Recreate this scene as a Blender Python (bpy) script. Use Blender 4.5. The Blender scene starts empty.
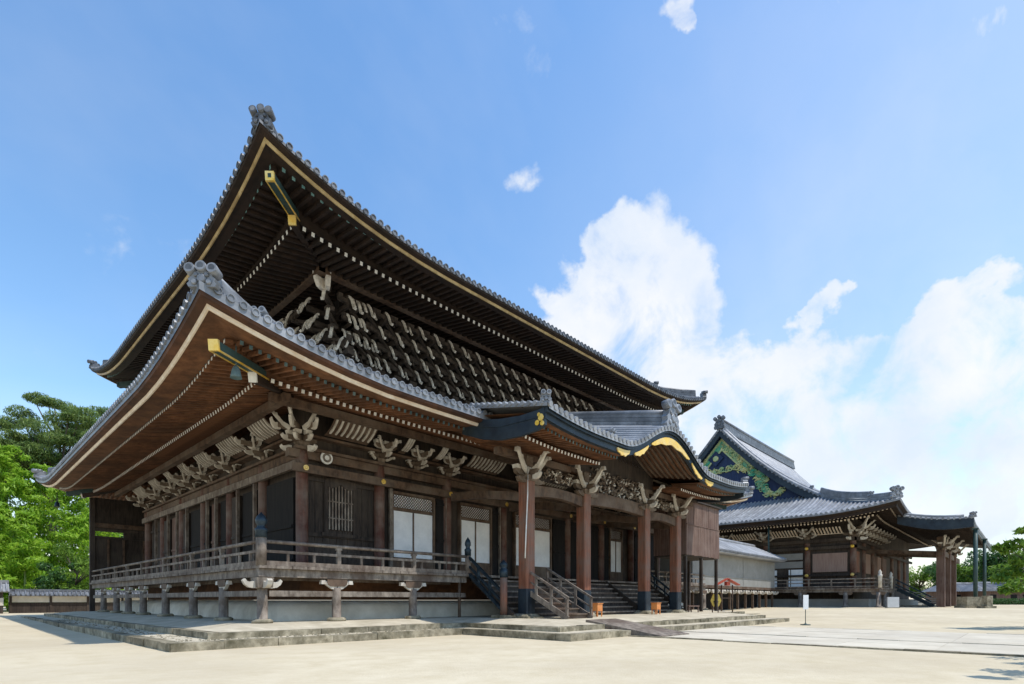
import bpy, math, random
from mathutils import Vector, Matrix
random.seed(7)
R = math.radians
scn = bpy.context.scene
COL = scn.collection

# ------------------------------------------------------------------ camera
cam_d = bpy.data.cameras.new("camera")
cam = bpy.data.objects.new("camera", cam_d)
COL.objects.link(cam)
CAMX, CAMY, CAMZ = -7.35, -18.42, 0.74
HEAD = R(43.43)
cam.location = (CAMX, CAMY, CAMZ)
cam.rotation_euler = (R(90), 0, HEAD - R(90))
FPX = 547.18
cam_d.sensor_width = 36.0
cam_d.lens = 36.0 * FPX / 1024.0
cam_d.shift_y = (600.0 - 342.0) / 1024.0
cam_d.clip_end = 3000
scn.camera = cam


def at(px, py, Y):
    """world point seen at a photo pixel, Y metres in front of the camera"""
    X = (px - 512.0) / FPX * Y
    c, s = math.cos(HEAD), math.sin(HEAD)
    return Vector((CAMX + X * s + Y * c, CAMY - X * c + Y * s, CAMZ + (600.0 - py) / FPX * Y))


# ------------------------------------------------------------------ sun, sky, exposure
SUN_TO = Vector((0.19, -0.45, 1.0)).normalized()
sun_d = bpy.data.lights.new("sun", 'SUN')
sun_d.energy = 2.6
sun_d.angle = R(0.5)
sun_d.color = (1.0, 0.965, 0.91)
sun = bpy.data.objects.new("sun", sun_d)
sun.rotation_euler = SUN_TO.to_track_quat('Z', 'Y').to_euler()
COL.objects.link(sun)

world = bpy.data.worlds.new("World")
scn.world = world
world.use_nodes = True
SKY_STRENGTH = 0.15
CLOUD_LUM = 0.66
scn.view_settings.view_transform = 'Standard'
scn.view_settings.look = 'None'
scn.view_settings.gamma = 1.0
scn.view_settings.exposure = 0.62
try:
    scn.view_settings.use_curve_mapping = False
except Exception:
    pass
scn.cycles.max_bounces = 8
scn.cycles.diffuse_bounces = 6
scn.cycles.glossy_bounces = 3
scn.cycles.transmission_bounces = 4
scn.cycles.transparent_max_bounces = 6


def build_sky():
    nt = world.node_tree
    nt.nodes.clear()
    N, L = nt.nodes.new, nt.links.new
    out = N('ShaderNodeOutputWorld')
    sky = N('ShaderNodeTexSky')
    sky.sky_type = 'NISHITA'
    sky.sun_disc = False
    sky.sun_elevation = math.asin(SUN_TO.z)
    sky.sun_rotation = math.atan2(SUN_TO.x, SUN_TO.y)
    sky.air_density = 1.3
    sky.dust_density = 0.25
    sky.ozone_density = 2.0
    bg = N('ShaderNodeBackground')
    bg.inputs['Strength'].default_value = SKY_STRENGTH
    hs = N('ShaderNodeHueSaturation')
    hs.inputs['Saturation'].default_value = 1.16
    hs.inputs['Value'].default_value = 1.0
    L(sky.outputs[0], hs.inputs['Color'])
    L(hs.outputs[0], bg.inputs['Color'])
    tc = N('ShaderNodeTexCoord')

    def math_(op, a, b=None, clamp=False):
        m = N('ShaderNodeMath')
        m.operation = op
        m.use_clamp = clamp
        for i, v in enumerate((a, b)):
            if v is None:
                continue
            if isinstance(v, (int, float)):
                m.inputs[i].default_value = v
            else:
                L(v, m.inputs[i])
        return m.outputs[0]

    # the cloud field lives on the sky: soft masses by direction, broken up by fractal noise
    n0 = N('ShaderNodeTexNoise')
    n0.inputs['Scale'].default_value = 5.0
    n0.inputs['Detail'].default_value = 6
    n0.inputs['Roughness'].default_value = 0.62
    L(tc.outputs['Generated'], n0.inputs['Vector'])
    off = N('ShaderNodeVectorMath')
    off.operation = 'MULTIPLY_ADD'
    L(n0.outputs['Color'], off.inputs[0])
    off.inputs[1].default_value = (0.16, 0.16, 0.16)
    off.inputs[2].default_value = (-0.08, -0.08, -0.08)
    add = N('ShaderNodeVectorMath')
    add.operation = 'ADD'
    L(tc.outputs['Generated'], add.inputs[0])
    L(off.outputs[0], add.inputs[1])
    warped = add.outputs[0]
    blobs = [(655, 262, 54, 1.2), (692, 300, 40, 1.1), (622, 232, 26, .9), (640, 310, 56, 1.1), (585, 290, 28, .95), (552, 288, 17, .9), (575, 335, 38, .8), (640, 365, 56, 1.0),
             (700, 385, 60, .9), (770, 395, 58, .8), (835, 385, 56, .85), (895, 352, 38, 1.0), (945, 322, 32, 1.0), (985, 292, 24, 1.0), (925, 395, 74, .9),
             (1000, 400, 84, .85), (870, 450, 95, .8), (760, 450, 85, .8), (1060, 360, 80, .85), (803, 322, 15, .8), (822, 311, 19, .85), (845, 300, 18, .85), (864, 290, 12, .8), (545, 370, 46, .65),
             (678, 8, 34, .95), (690, 36, 15, .8), (534, 176, 15, .40), (1120, 430, 140, .9), (985, 45, 50, .36), (130, 245, 40, .36), (-200, 200, 150, .7), (960, 470, 120, .75)]
    dens = None
    for px, py, r, w in blobs:
        d = at(px, py, 1.0) - Vector((CAMX, CAMY, CAMZ))
        ln = d.length
        d.normalize()
        rad = r / FPX / ln ** 1.5
        dist = N('ShaderNodeVectorMath')
        dist.operation = 'DISTANCE'
        L(warped, dist.inputs[0])
        dist.inputs[1].default_value = d
        q = math_('DIVIDE', dist.outputs['Value'], rad * 1.30)
        q = math_('SUBTRACT', 1.0, q, True)
        q = math_('MULTIPLY', q, w * 1.9)
        dens = q if dens is None else math_('MAXIMUM', dens, q) if False else math_('ADD', dens, q)
    dens = math_('MINIMUM', dens, 1.05)
    n1 = N('ShaderNodeTexNoise')
    n1.inputs['Scale'].default_value = 9.0
    n1.inputs['Detail'].default_value = 9
    n1.inputs['Roughness'].default_value = 0.6
    n1.inputs['Distortion'].default_value = 0.3
    L(tc.outputs['Generated'], n1.inputs['Vector'])
    br = math_('SUBTRACT', n1.outputs['Fac'], 0.5)
    br = math_('MULTIPLY', br, 2.7)
    tot = math_('ADD', dens, br)
    mr = N('ShaderNodeMapRange')
    mr.interpolation_type = 'SMOOTHSTEP'
    mr.inputs['From Min'].default_value = 0.28
    mr.inputs['From Max'].default_value = 1.25
    L(tot, mr.inputs['Value'])
    # thin high veil, everywhere faint
    n2 = N('ShaderNodeTexNoise')
    n2.inputs['Scale'].default_value = 2.4
    n2.inputs['Detail'].default_value = 5
    n2.inputs['Roughness'].default_value = 0.55
    mp = N('ShaderNodeMapping')
    mp.inputs['Scale'].default_value = (1.0, 2.2, 1.4)
    mp.inputs['Rotation'].default_value = (0.3, 0.5, 0.6)
    L(tc.outputs['Generated'], mp.inputs['Vector'])
    L(mp.outputs[0], n2.inputs['Vector'])
    veil = N('ShaderNodeMapRange')
    veil.inputs['From Min'].default_value = 0.42
    veil.inputs['From Max'].default_value = 0.80
    veil.inputs['To Max'].default_value = 0.14
    L(n2.outputs['Fac'], veil.inputs['Value'])
    # pale haze low over the horizon
    sep = N('ShaderNodeSeparateXYZ')
    L(tc.outputs['Generated'], sep.inputs[0])
    hz = N('ShaderNodeMapRange')
    hz.inputs['From Min'].default_value = 0.30
    hz.inputs['From Max'].default_value = 0.0
    hz.inputs['To Max'].default_value = 0.68
    L(sep.outputs['Z'], hz.inputs['Value'])
    dv = at(960, 330, 1.0) - Vector((CAMX, CAMY, CAMZ))
    dv.normalize()
    dist = N('ShaderNodeVectorMath')
    dist.operation = 'DISTANCE'
    L(warped, dist.inputs[0])
    dist.inputs[1].default_value = dv
    wide = N('ShaderNodeMapRange')
    wide.interpolation_type = 'SMOOTHSTEP'
    wide.inputs['From Min'].default_value = 0.75
    wide.inputs['From Max'].default_value = 0.15
    wide.inputs['To Max'].default_value = 0.30
    L(dist.outputs['Value'], wide.inputs['Value'])
    fac = math_('MAXIMUM', mr.outputs[0], veil.outputs[0])
    fac = math_('MAXIMUM', fac, wide.outputs[0])
    fac = math_('MAXIMUM', fac, hz.outputs[0], True)
    fac = math_('MULTIPLY', fac, 0.94)
    # cloud colour: white heads, slightly blue-grey thinner bodies
    n3 = N('ShaderNodeTexNoise')
    n3.inputs['Scale'].default_value = 6.0
    n3.inputs['Detail'].default_value = 6
    L(warped, n3.inputs['Vector'])
    cr = N('ShaderNodeValToRGB')
    cr.color_ramp.elements[0].position = 0.30
    cr.color_ramp.elements[0].color = (0.76, 0.85, 0.98, 1)
    cr.color_ramp.elements[1].position = 0.62
    cr.color_ramp.elements[1].color = (1.0, 1.0, 1.0, 1)
    L(n3.outputs['Fac'], cr.inputs[0])
    bc = N('ShaderNodeBackground')
    bc.inputs['Strength'].default_value = CLOUD_LUM
    L(cr.outputs[0], bc.inputs['Color'])
    mix = N('ShaderNodeMixShader')
    L(fac, mix.inputs[0])
    L(bg.outputs[0], mix.inputs[1])
    L(bc.outputs[0], mix.inputs[2])
    L(mix.outputs[0], out.inputs['Surface'])


build_sky()


# ------------------------------------------------------------------ materials
def mat(name, c1, c2, rough=0.75, scale=3.0, stretch=(1, 1, 1), detail=6, bump=0.15, metal=0.0, spec=0.35,
        c3=None, c3_scale=0.6, c3_amt=0.5, fine=None, lo=0.35, hi=0.65, world_pos=False, vary=0.0):
    m = bpy.data.materials.new(name)
    m.use_nodes = True
    nt = m.node_tree
    N, L = nt.nodes.new, nt.links.new
    b = nt.nodes['Principled BSDF']
    b.inputs['Roughness'].default_value = rough
    b.inputs['Metallic'].default_value = metal
    b.inputs['Specular IOR Level'].default_value = spec
    if world_pos:
        src = N('ShaderNodeNewGeometry').outputs['Position']
    else:
        src = N('ShaderNodeTexCoord').outputs['Object']
    mp = N('ShaderNodeMapping')
    mp.inputs['Scale'].default_value = stretch
    L(src, mp.inputs['Vector'])
    n = N('ShaderNodeTexNoise')
    n.inputs['Scale'].default_value = scale
    n.inputs['Detail'].default_value = detail
    n.inputs['Roughness'].default_value = 0.65
    L(mp.outputs[0], n.inputs['Vector'])
    r = N('ShaderNodeValToRGB')
    r.color_ramp.elements[0].position = lo
    r.color_ramp.elements[0].color = (*c1, 1)
    r.color_ramp.elements[1].position = hi
    r.color_ramp.elements[1].color = (*c2, 1)
    L(n.outputs['Fac'], r.inputs[0])
    colr = r.outputs[0]
    if c3:
        n2 = N('ShaderNodeTexNoise')
        n2.inputs['Scale'].default_value = c3_scale
        n2.inputs['Detail'].default_value = 5
        n2.inputs['Roughness'].default_value = 0.6
        L(src, n2.inputs['Vector'])
        mr = N('ShaderNodeMapRange')
        mr.inputs['From Min'].default_value = 0.42
        mr.inputs['From Max'].default_value = 0.68
        mr.inputs['To Max'].default_value = c3_amt
        L(n2.outputs['Fac'], mr.inputs['Value'])
        mx = N('ShaderNodeMix')
        mx.data_type = 'RGBA'
        L(mr.outputs[0], mx.inputs['Factor'])
        L(colr, mx.inputs['A'])
        mx.inputs['B'].default_value = (*c3, 1)
        colr = mx.outputs['Result']
    if vary:      # each tile / board / stone its own tone
        g = N('ShaderNodeNewGeometry')
        vr = N('ShaderNodeMapRange')
        vr.inputs['To Min'].default_value = 1 - vary
        vr.inputs['To Max'].default_value = 1 + vary
        L(g.outputs['Random Per Island'], vr.inputs['Value'])
        hv = N('ShaderNodeHueSaturation')
        L(vr.outputs[0], hv.inputs['Value'])
        L(colr, hv.inputs['Color'])
        colr = hv.outputs['Color']
    L(colr, b.inputs['Base Color'])
    if bump:
        bp = N('ShaderNodeBump')
        bp.inputs['Strength'].default_value = bump
        bp.inputs['Distance'].default_value = 0.02
        nb = n
        if fine:
            nb = N('ShaderNodeTexNoise')
            nb.inputs['Scale'].default_value = fine
            nb.inputs['Detail'].default_value = 4
            L(src, nb.inputs['Vector'])
        L(nb.outputs['Fac'], bp.inputs['Height'])
        L(bp.outputs[0], b.inputs['Normal'])
    return m


M = {}
M['wall'] = mat('dark_weathered_boards', (.014, .010, .008), (.058, .041, .030), .8, 3.0, (3, 3, .35), detail=10, c3=(.10, .078, .058), c3_amt=.5, bump=.3, vary=.25)
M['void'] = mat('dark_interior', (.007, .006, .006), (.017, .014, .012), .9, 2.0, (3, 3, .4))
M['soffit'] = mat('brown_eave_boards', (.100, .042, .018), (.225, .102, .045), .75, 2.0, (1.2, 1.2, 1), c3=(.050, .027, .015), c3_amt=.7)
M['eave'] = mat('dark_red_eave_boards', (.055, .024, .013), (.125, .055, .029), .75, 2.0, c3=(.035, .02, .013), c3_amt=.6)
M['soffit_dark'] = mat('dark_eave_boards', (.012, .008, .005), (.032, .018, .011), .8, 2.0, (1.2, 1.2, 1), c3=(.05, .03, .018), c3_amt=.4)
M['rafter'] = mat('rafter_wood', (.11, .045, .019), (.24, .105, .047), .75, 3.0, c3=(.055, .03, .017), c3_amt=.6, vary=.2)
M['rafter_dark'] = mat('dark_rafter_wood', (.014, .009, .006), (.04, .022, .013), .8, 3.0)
M['wood'] = mat('brown_wood', (.045, .026, .016), (.135, .080, .048), .75, 4.0, (1, 1, .6), detail=10, c3=(.20, .155, .115), c3_scale=.8, c3_amt=.6, bump=.3)
M['grey'] = mat('bleached_grey_wood', (.105, .082, .062), (.30, .25, .20), .8, 5.0, (1, 1, .5), detail=10, c3=(.075, .043, .028), c3_scale=.9, c3_amt=.75, bump=.35, vary=.12)
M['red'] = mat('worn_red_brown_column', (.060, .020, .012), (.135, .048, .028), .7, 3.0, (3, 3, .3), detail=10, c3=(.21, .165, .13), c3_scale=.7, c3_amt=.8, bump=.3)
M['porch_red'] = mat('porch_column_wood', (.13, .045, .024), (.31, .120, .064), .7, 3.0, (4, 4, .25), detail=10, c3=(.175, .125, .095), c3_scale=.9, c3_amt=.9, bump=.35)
M['pale'] = mat('pale_bracket_paint', (.50, .45, .37), (.74, .69, .60), .8, 6.0, c3=(.24, .185, .13), c3_scale=3.0, c3_amt=.7)
M['bracket'] = mat('bracket_wood', (.075, .050, .032), (.17, .12, .082), .8, 5.0, c3=(.27, .22, .165), c3_scale=2.0, c3_amt=.5)
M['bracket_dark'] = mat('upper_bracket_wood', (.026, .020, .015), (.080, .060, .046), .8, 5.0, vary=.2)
M['bracket_pale'] = mat('upper_bracket_tips', (.58, .53, .45), (.82, .77, .68), .8, 5.0, c3=(.30, .25, .20), c3_scale=3.0, c3_amt=.55, vary=.2)
M['white'] = mat('white_end_paint', (.72, .70, .64), (.86, .84, .79), .7, 6.0, c3=(.5, .46, .40), c3_scale=2.0, c3_amt=.5)
M['teal'] = mat('verdigris_end_caps', (.03, .06, .075), (.075, .14, .15), .55, 5.0, c3=(.20, .27, .26), c3_scale=1.6, c3_amt=.6)
M['teal_light'] = mat('pale_verdigris_caps', (.10, .24, .25), (.24, .42, .40), .55, 5.0)
M['teal_dark'] = mat('dark_green_beam_paint', (.012, .03, .030), (.035, .075, .070), .6, 3.0, c3=(.08, .12, .11), c3_amt=.4)
M['cream'] = mat('cream_fascia', (.66, .53, .39), (.84, .74, .60), .7, 3.0, c3=(.45, .27, .13), c3_scale=1.0, c3_amt=.4)
M['gilt'] = mat('gilded_fascia', (.36, .25, .10), (.58, .43, .21), .5, 3.0, c3=(.20, .12, .05), c3_scale=1.0, c3_amt=.6)
M['gold'] = mat('gold_leaf', (.80, .48, .05), (.95, .66, .14), .38, 4.0, metal=.35, c3=(.82, .74, .55), c3_scale=2.0, c3_amt=.35)
M['gold_worn'] = mat('worn_gold', (.78, .46, .05), (.88, .60, .14), .5, 2.0, metal=.15, c3=(.70, .62, .42), c3_scale=1.3, c3_amt=.5)
M['navy'] = mat('dark_blue_copper', (.008, .014, .022), (.020, .034, .048), .5, 2.0, c3=(.045, .06, .065), c3_amt=.4)
M['gable_navy'] = mat('navy_gable_boards', (.008, .018, .055), (.018, .036, .095), .6, 2.0, (1, 4, .4))
M['green'] = mat('malachite_carving', (.02, .22, .13), (.06, .40, .24), .6, 2.5, c3=(.55, .50, .20), c3_scale=1.5, c3_amt=.5)
M['carve_gold'] = mat('gilt_green_carving', (.50, .46, .14), (.66, .62, .32), .6, 2.6, c3=(.20, .42, .22), c3_scale=1.8, c3_amt=.9)
M['tile'] = mat('grey_roof_tile', (.15, .157, .17), (.31, .32, .335), .42, 1.6, c3=(.085, .09, .095), c3_scale=.7, c3_amt=.7, spec=.5, bump=.1, vary=.25)
M['tile2'] = mat('light_roof_tile', (.20, .203, .21), (.345, .348, .355), .45, 1.2, c3=(.14, .143, .147), c3_scale=.5, c3_amt=.6, spec=.5, bump=.1, vary=.2)
M['tile_dark'] = mat('dark_roof_tile', (.045, .048, .055), (.13, .14, .155), .5, 2.0, spec=.5, c3=(.22, .23, .24), c3_scale=3.0, c3_amt=.4, vary=.25)
M['plaster'] = mat('old_white_plaster', (.60, .55, .45), (.77, .72, .61), .85, 1.4, c3=(.38, .33, .25), c3_scale=.5, c3_amt=.45)
M['plaster_grey'] = mat('grey_white_plaster', (.235, .225, .20), (.305, .295, .268), .85, 1.2, c3=(.20, .19, .165), c3_scale=.3, c3_amt=.4)
M['shoji'] = mat('white_screen_paper', (.72, .725, .72), (.85, .85, .84), .7, 1.6, detail=3, bump=.05)
M['stone'] = mat('granite_kerb', (.21, .178, .118), (.42, .365, .262), .85, 5.0, c3=(.07, .062, .036), c3_scale=1.6, c3_amt=.9, fine=30, spec=.15, world_pos=True, vary=.2)
M['paving'] = mat('platform_paving', (.47, .405, .295), (.60, .53, .40), .9, 2.0, c3=(.33, .285, .20), c3_scale=.8, c3_amt=.6, fine=40, spec=.1, world_pos=True)
M['sand'] = mat('raked_sand', (.525, .438, .292), (.645, .556, .398), .95, 1.3, c3=(.46, .382, .265), c3_scale=.16, c3_amt=.65, fine=22, spec=.03, bump=.5, detail=14, lo=.3, hi=.7, world_pos=True)
M['path'] = mat('pale_path_stone', (.53, .465, .36), (.62, .56, .445), .95, 1.2, c3=(.45, .40, .32), c3_scale=.4, c3_amt=.6, fine=30, spec=.03, world_pos=True, vary=.05)
M['bronze'] = mat('blue_black_bronze', (.014, .026, .036), (.040, .060, .075), .45, 4.0, metal=.4)
M['iron'] = mat('dark_green_steel', (.022, .048, .044), (.04, .075, .068), .5, 4.0)
M['plank'] = mat('red_brown_planks', (.085, .045, .032), (.19, .115, .085), .8, 2.0, (6, 6, .25), c3=(.23, .165, .13), c3_scale=.8, c3_amt=.5)
M['shutter'] = mat('tan_shutters', (.26, .165, .125), (.36, .25, .20), .8, 2.0, (5, 5, .3))
M['orange'] = mat('orange_lacquer', (.60, .20, .05), (.72, .29, .09), .5, 4.0)
M['redroof'] = mat('red_sheet_roof', (.42, .06, .035), (.55, .11, .06), .5, 4.0)
M['signwhite'] = mat('white_sign_paint', (.80, .80, .79), (.86, .86, .85), .5, 2.0, bump=0)
M['signgrey'] = mat('pale_grey_board', (.48, .48, .47), (.56, .56, .55), .7, 2.0, bump=0)
M['ink'] = mat('black_ink', (.02, .02, .02), (.03, .03, .03), .6, 2.0, bump=0)
M['signyellow'] = mat('yellow_sign_paint', (.52, .37, .05), (.66, .50, .10), .6, 6.0, bump=0, c3=(.30, .24, .10), c3_scale=5.0, c3_amt=.6)
M['bark'] = mat('tree_bark', (.07, .052, .038), (.16, .125, .095), .9, 4.0, (2, 2, .4))
M['culm'] = mat('bamboo_culm', (.14, .20, .05), (.25, .30, .10), .5, 2.0)


def leaf_mat(name, c1, c2, trans=0.35):
    m = bpy.data.materials.new(name)
    m.use_nodes = True
    nt = m.node_tree
    nt.nodes.clear()
    N, L = nt.nodes.new, nt.links.new
    out = N('ShaderNodeOutputMaterial')
    g = N('ShaderNodeNewGeometry')
    r = N('ShaderNodeValToRGB')
    r.color_ramp.elements[0].color = (*c1, 1)
    r.color_ramp.elements[1].color = (*c2, 1)
    L(g.outputs['Random Per Island'], r.inputs[0])
    d = N('ShaderNodeBsdfPrincipled')
    d.inputs['Roughness'].default_value = 0.5
    d.inputs['Specular IOR Level'].default_value = 0.3
    L(r.outputs[0], d.inputs['Base Color'])
    t = N('ShaderNodeBsdfTranslucent')
    L(r.outputs[0], t.inputs['Color'])
    mx = N('ShaderNodeMixShader')
    mx.inputs[0].default_value = trans
    L(d.outputs[0], mx.inputs[1])
    L(t.outputs[0], mx.inputs[2])
    L(mx.outputs[0], out.inputs[0])
    return m


M['leaf_bamboo'] = leaf_mat('bamboo_leaves', (.16, .33, .018), (.42, .60, .06), .5)
M['leaf_pine'] = leaf_mat('pine_needles', (.070, .135, .036), (.26, .34, .085), .4)
M['leaf_dark'] = leaf_mat('evergreen_leaves', (.025, .075, .018), (.09, .19, .04), .3)
M['leaf_mid'] = leaf_mat('broad_leaves', (.09, .19, .022), (.25, .38, .05), .45)


# ------------------------------------------------------------------ mesh helpers
WL = {}   # world location of every empty / part origin


class MB:
    def __init__(self):
        self.v, self.f, self.m, self.s = [], [], [], []

    def face(self, idx, mi=0, sm=False):
        self.f.append(tuple(idx)); self.m.append(mi); self.s.append(sm)

    def add(self, pts):
        b = len(self.v)
        self.v.extend([tuple(p) for p in pts])
        return b

    def hexa(self, p, mi=0, mends=None):
        """p: 8 points, bottom loop 0-3, top loop 4-7; mends=(mi_front face 0-1-5-4)"""
        b = self.add(p)
        for k, q in enumerate(((3, 2, 1, 0), (4, 5, 6, 7), (0, 1, 5, 4), (1, 2, 6, 5), (2, 3, 7, 6), (3, 0, 4, 7))):
            self.face([b + i for i in q], mends if (k == 2 and mends is not None) else mi)

    def box(self, x0, x1, y0, y1, z0, z1, mi=0, mends=None):
        self.hexa([(x0, y0, z0), (x1, y0, z0), (x1, y1, z0), (x0, y1, z0), (x0, y0, z1), (x1, y0, z1), (x1, y1, z1), (x0, y1, z1)], mi, mends)

    def cbox(self, cx, cy, z0, w, d, h, mi=0, top=1.0):
        a, b_ = w / 2, d / 2
        self.hexa([(cx - a, cy - b_, z0), (cx + a, cy - b_, z0), (cx + a, cy + b_, z0), (cx - a, cy + b_, z0),
                   (cx - a * top, cy - b_ * top, z0 + h), (cx + a * top, cy - b_ * top, z0 + h), (cx + a * top, cy + b_ * top, z0 + h), (cx - a * top, cy + b_ * top, z0 + h)], mi)

    def beam(self, p0, p1, w, h, mi=0, mends=None, up=Vector((0, 0, 1))):
        """box from p0 to p1 (bottom centre line), width w, height h; mends paints the end at p0"""
        p0, p1 = Vector(p0), Vector(p1)
        d = (p1 - p0).normalized()
        s = d.cross(up)
        if s.length < 1e-4:
            s = Vector((1, 0, 0))
        s = s.normalized() * (w / 2)
        t = s.cross(d).normalized() * h
        self.hexa([p0 - s, p0 + s, p1 + s, p1 - s, p0 - s + t, p0 + s + t, p1 + s + t, p1 - s + t], mi, mends)

    def tube(self, pts, rad, n=8, mi=0, cap=True, sm=True):
        pts = [Vector(p) for p in pts]
        rads = rad if isinstance(rad, (list, tuple)) else [rad] * len(pts)
        rings = []
        for i, p in enumerate(pts):
            d = (pts[min(i + 1, len(pts) - 1)] - pts[max(i - 1, 0)]).normalized()
            a = d.cross(Vector((0, 0, 1)))
            if a.length < 0.05:
                a = d.cross(Vector((1, 0, 0)))
            a.normalize()
            b_ = d.cross(a).normalized()
            rings.append(self.add([p + (a * math.cos(2 * math.pi * k / n) + b_ * math.sin(2 * math.pi * k / n)) * rads[i] for k in range(n)]))
        for r0, r1 in zip(rings, rings[1:]):
            for k in range(n):
                self.face((r0 + k, r0 + (k + 1) % n, r1 + (k + 1) % n, r1 + k), mi, sm)
        if cap:
            self.face([rings[0] + k for k in range(n)][::-1], mi)
            self.face([rings[-1] + k for k in range(n)], mi)

    def lathe(self, c, prof, n=12, mi=0):
        """prof: list of (radius, z)"""
        rings = [self.add([(c[0] + r * math.cos(2 * math.pi * k / n), c[1] + r * math.sin(2 * math.pi * k / n), c[2] + z) for k in range(n)]) for r, z in prof]
        for r0, r1 in zip(rings, rings[1:]):
            for k in range(n):
                self.face((r0 + k, r0 + (k + 1) % n, r1 + (k + 1) % n, r1 + k), mi, True)
        self.face([rings[0] + k for k in range(n)][::-1], mi)
        self.face([rings[-1] + k for k in range(n)], mi)

    def prism(self, poly, fa, fb, mi=0, mi_edge=None):
        """poly: 2D points; fa/fb map a 2D point to the two 3D faces"""
        n = len(poly)
        a = self.add([fa(*p) for p in poly])
        b_ = self.add([fb(*p) for p in poly])
        self.face([a + i for i in range(n)], mi)
        self.face([b_ + i for i in range(n)][::-1], mi)
        for i in range(n):
            j = (i + 1) % n
            self.face((a + j, a + i, b_ + i, b_ + j), mi if mi_edge is None else mi_edge)

    def sheet(self, grid, mi=0, sm=True, flip=False):
        """grid: list of rows of 3D points"""
        n = len(grid[0])
        rows = [self.add(r) for r in grid]
        for r0, r1 in zip(rows, rows[1:]):
            for k in range(n - 1):
                q = (r0 + k, r0 + k + 1, r1 + k + 1, r1 + k)
                self.face(q[::-1] if flip else q, mi, sm)

    def mesh(self, name, mats, loc=(0, 0, 0)):
        me = bpy.data.meshes.new(name)
        lx, ly, lz = loc
        me.from_pydata([(x - lx, y - ly, z - lz) for x, y, z in self.v], [], self.f)
        for mm in (mats if isinstance(mats, (list, tuple)) else [mats]):
            me.materials.append(M[mm] if isinstance(mm, str) else mm)
        me.polygons.foreach_set('material_index', self.m)
        me.polygons.foreach_set('use_smooth', self.s)
        me.update()
        return me


def thing(name, label, cat, loc, group=None, rotz=0):
    o = bpy.data.objects.new(name, None)
    o.empty_display_size = 0.3
    o.location = loc
    o.rotation_euler = (0, 0, rotz)
    o['label'] = label; o['category'] = cat
    if group:
        o['group'] = group
    COL.objects.link(o)
    WL[o.name] = Vector(loc)
    return o


def part(name, geo, mats=None, parent=None, loc=None, rotz=0.0, kind=None, label=None, scale=None):
    """geo: an MB in world coordinates, or a ready mesh placed at loc. Becomes a child of parent."""
    pl = WL[parent.name] if parent else Vector((0, 0, 0))
    if isinstance(geo, MB):
        me = geo.mesh(name, mats, pl if loc is None else loc)
    else:
        me = geo
    wl = pl if loc is None else Vector(loc)
    o = bpy.data.objects.new(name, me)
    o.location = wl - pl
    o.rotation_euler = (0, 0, rotz)
    if scale:
        o.scale = scale
    if parent:
        o.parent = parent
    if kind:
        o['kind'] = kind
    if label:
        o['label'] = label
    COL.objects.link(o)
    WL[o.name] = Vector(wl)
    return o


def solo(name, geo, mats, label, cat, loc=(0, 0, 0), group=None):
    o = part(name, geo, mats, None, loc)
    o['label'] = label; o['category'] = cat
    if group:
        o['group'] = group
    return o


def structure(name, geo, mats, loc=(0, 0, 0), kind='structure', label=None, cat=None):
    o = part(name, geo, mats, None, loc)
    o['kind'] = kind
    o['label'] = label; o['category'] = cat
    return o


# ------------------------------------------------------------------ ground
def gz(x, y):
    t = max(0.0, min(1.0, (x - 24.0) / 34.0))
    t = t * t * (3 - 2 * t)
    u = max(0.0, min(1.0, (y - 10.0) / 30.0))
    return -0.56 + 0.58 * t + 0.22 * u * (1 - t)


def axis(a, b, c, d, fine, n):
    k = [a + (b - a) * (i / n) ** 0.6 for i in range(n)]
    k += [b + (c - b) * i / fine for i in range(fine)]
    k += [c + (d - c) * (i / n) ** 1.8 for i in range(n + 1)]
    return k


xs = axis(-700, -20, 70, 1100, 60, 10)
ys = axis(-300, -25, 55, 1100, 50, 10)
mb = MB()
mb.sheet([[(x, y, gz(x, y) + random.uniform(-.008, .008) * (1 if abs(x) < 120 else 0)) for x in xs] for y in ys])
structure('ground', mb, 'sand', label='pale raked sand courtyard spreading around both halls', cat='ground')

# platform under the near hall: two stone tiers, the porch tier stepping forward
mb = MB()
def tier(mb, outline, z0, z1):
    n = len(outline)
    a = mb.add([(x, y, z0) for x, y in outline]); b = mb.add([(x, y, z1) for x, y in outline])
    mb.face([b + i for i in range(n)], 1)
    for i in range(n):
        j = (i + 1) % n
        mb.face((a + i, a + j, b + j, b + i), 0)
def kerb_run(mb, p0, p1, w, z0, z1, mi=0):
    """dressed kerb stones of uneven length along p0-p1, outer face on the line"""
    p0, p1 = Vector((*p0, 0)), Vector((*p1, 0))
    L_ = (p1 - p0).length; d = (p1 - p0) / L_
    inn = Vector((-d.y, d.x, 0)) * w
    t = 0.0
    while t < L_ - .05:
        l = min(random.uniform(1.1, 1.9), L_ - t)
        j = random.uniform(-.018, .018); k = random.uniform(-.02, .012)
        o = Vector((d.y, -d.x, 0)) * j
        a, b = p0 + d * (t + .008) + o, p0 + d * (t + l - .008) + o
        mb.hexa([(a.x, a.y, z0), (b.x, b.y, z0), (b.x + inn.x, b.y + inn.y, z0), (a.x + inn.x, a.y + inn.y, z0),
                 (a.x, a.y, z1 + k), (b.x, b.y, z1 + k), (b.x + inn.x, b.y + inn.y, z1 + k), (a.x + inn.x, a.y + inn.y, z1 + k)], mi)
        t += l
LOW = [(-3.0, -2.62), (6.6, -2.62), (6.6, -7.7), (27.4, -7.7), (27.4, -2.62), (37.2, -2.62), (37.2, 31.0), (-3.0, 31.0)]
tier(mb, LOW, -.8, -.345)
UP = [(-1.9, -1.75), (7.45, -1.75), (7.45, -6.6), (26.7, -6.6), (26.7, -1.75), (36.4, -1.75), (36.4, 30.2), (-1.9, 30.2)]
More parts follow.
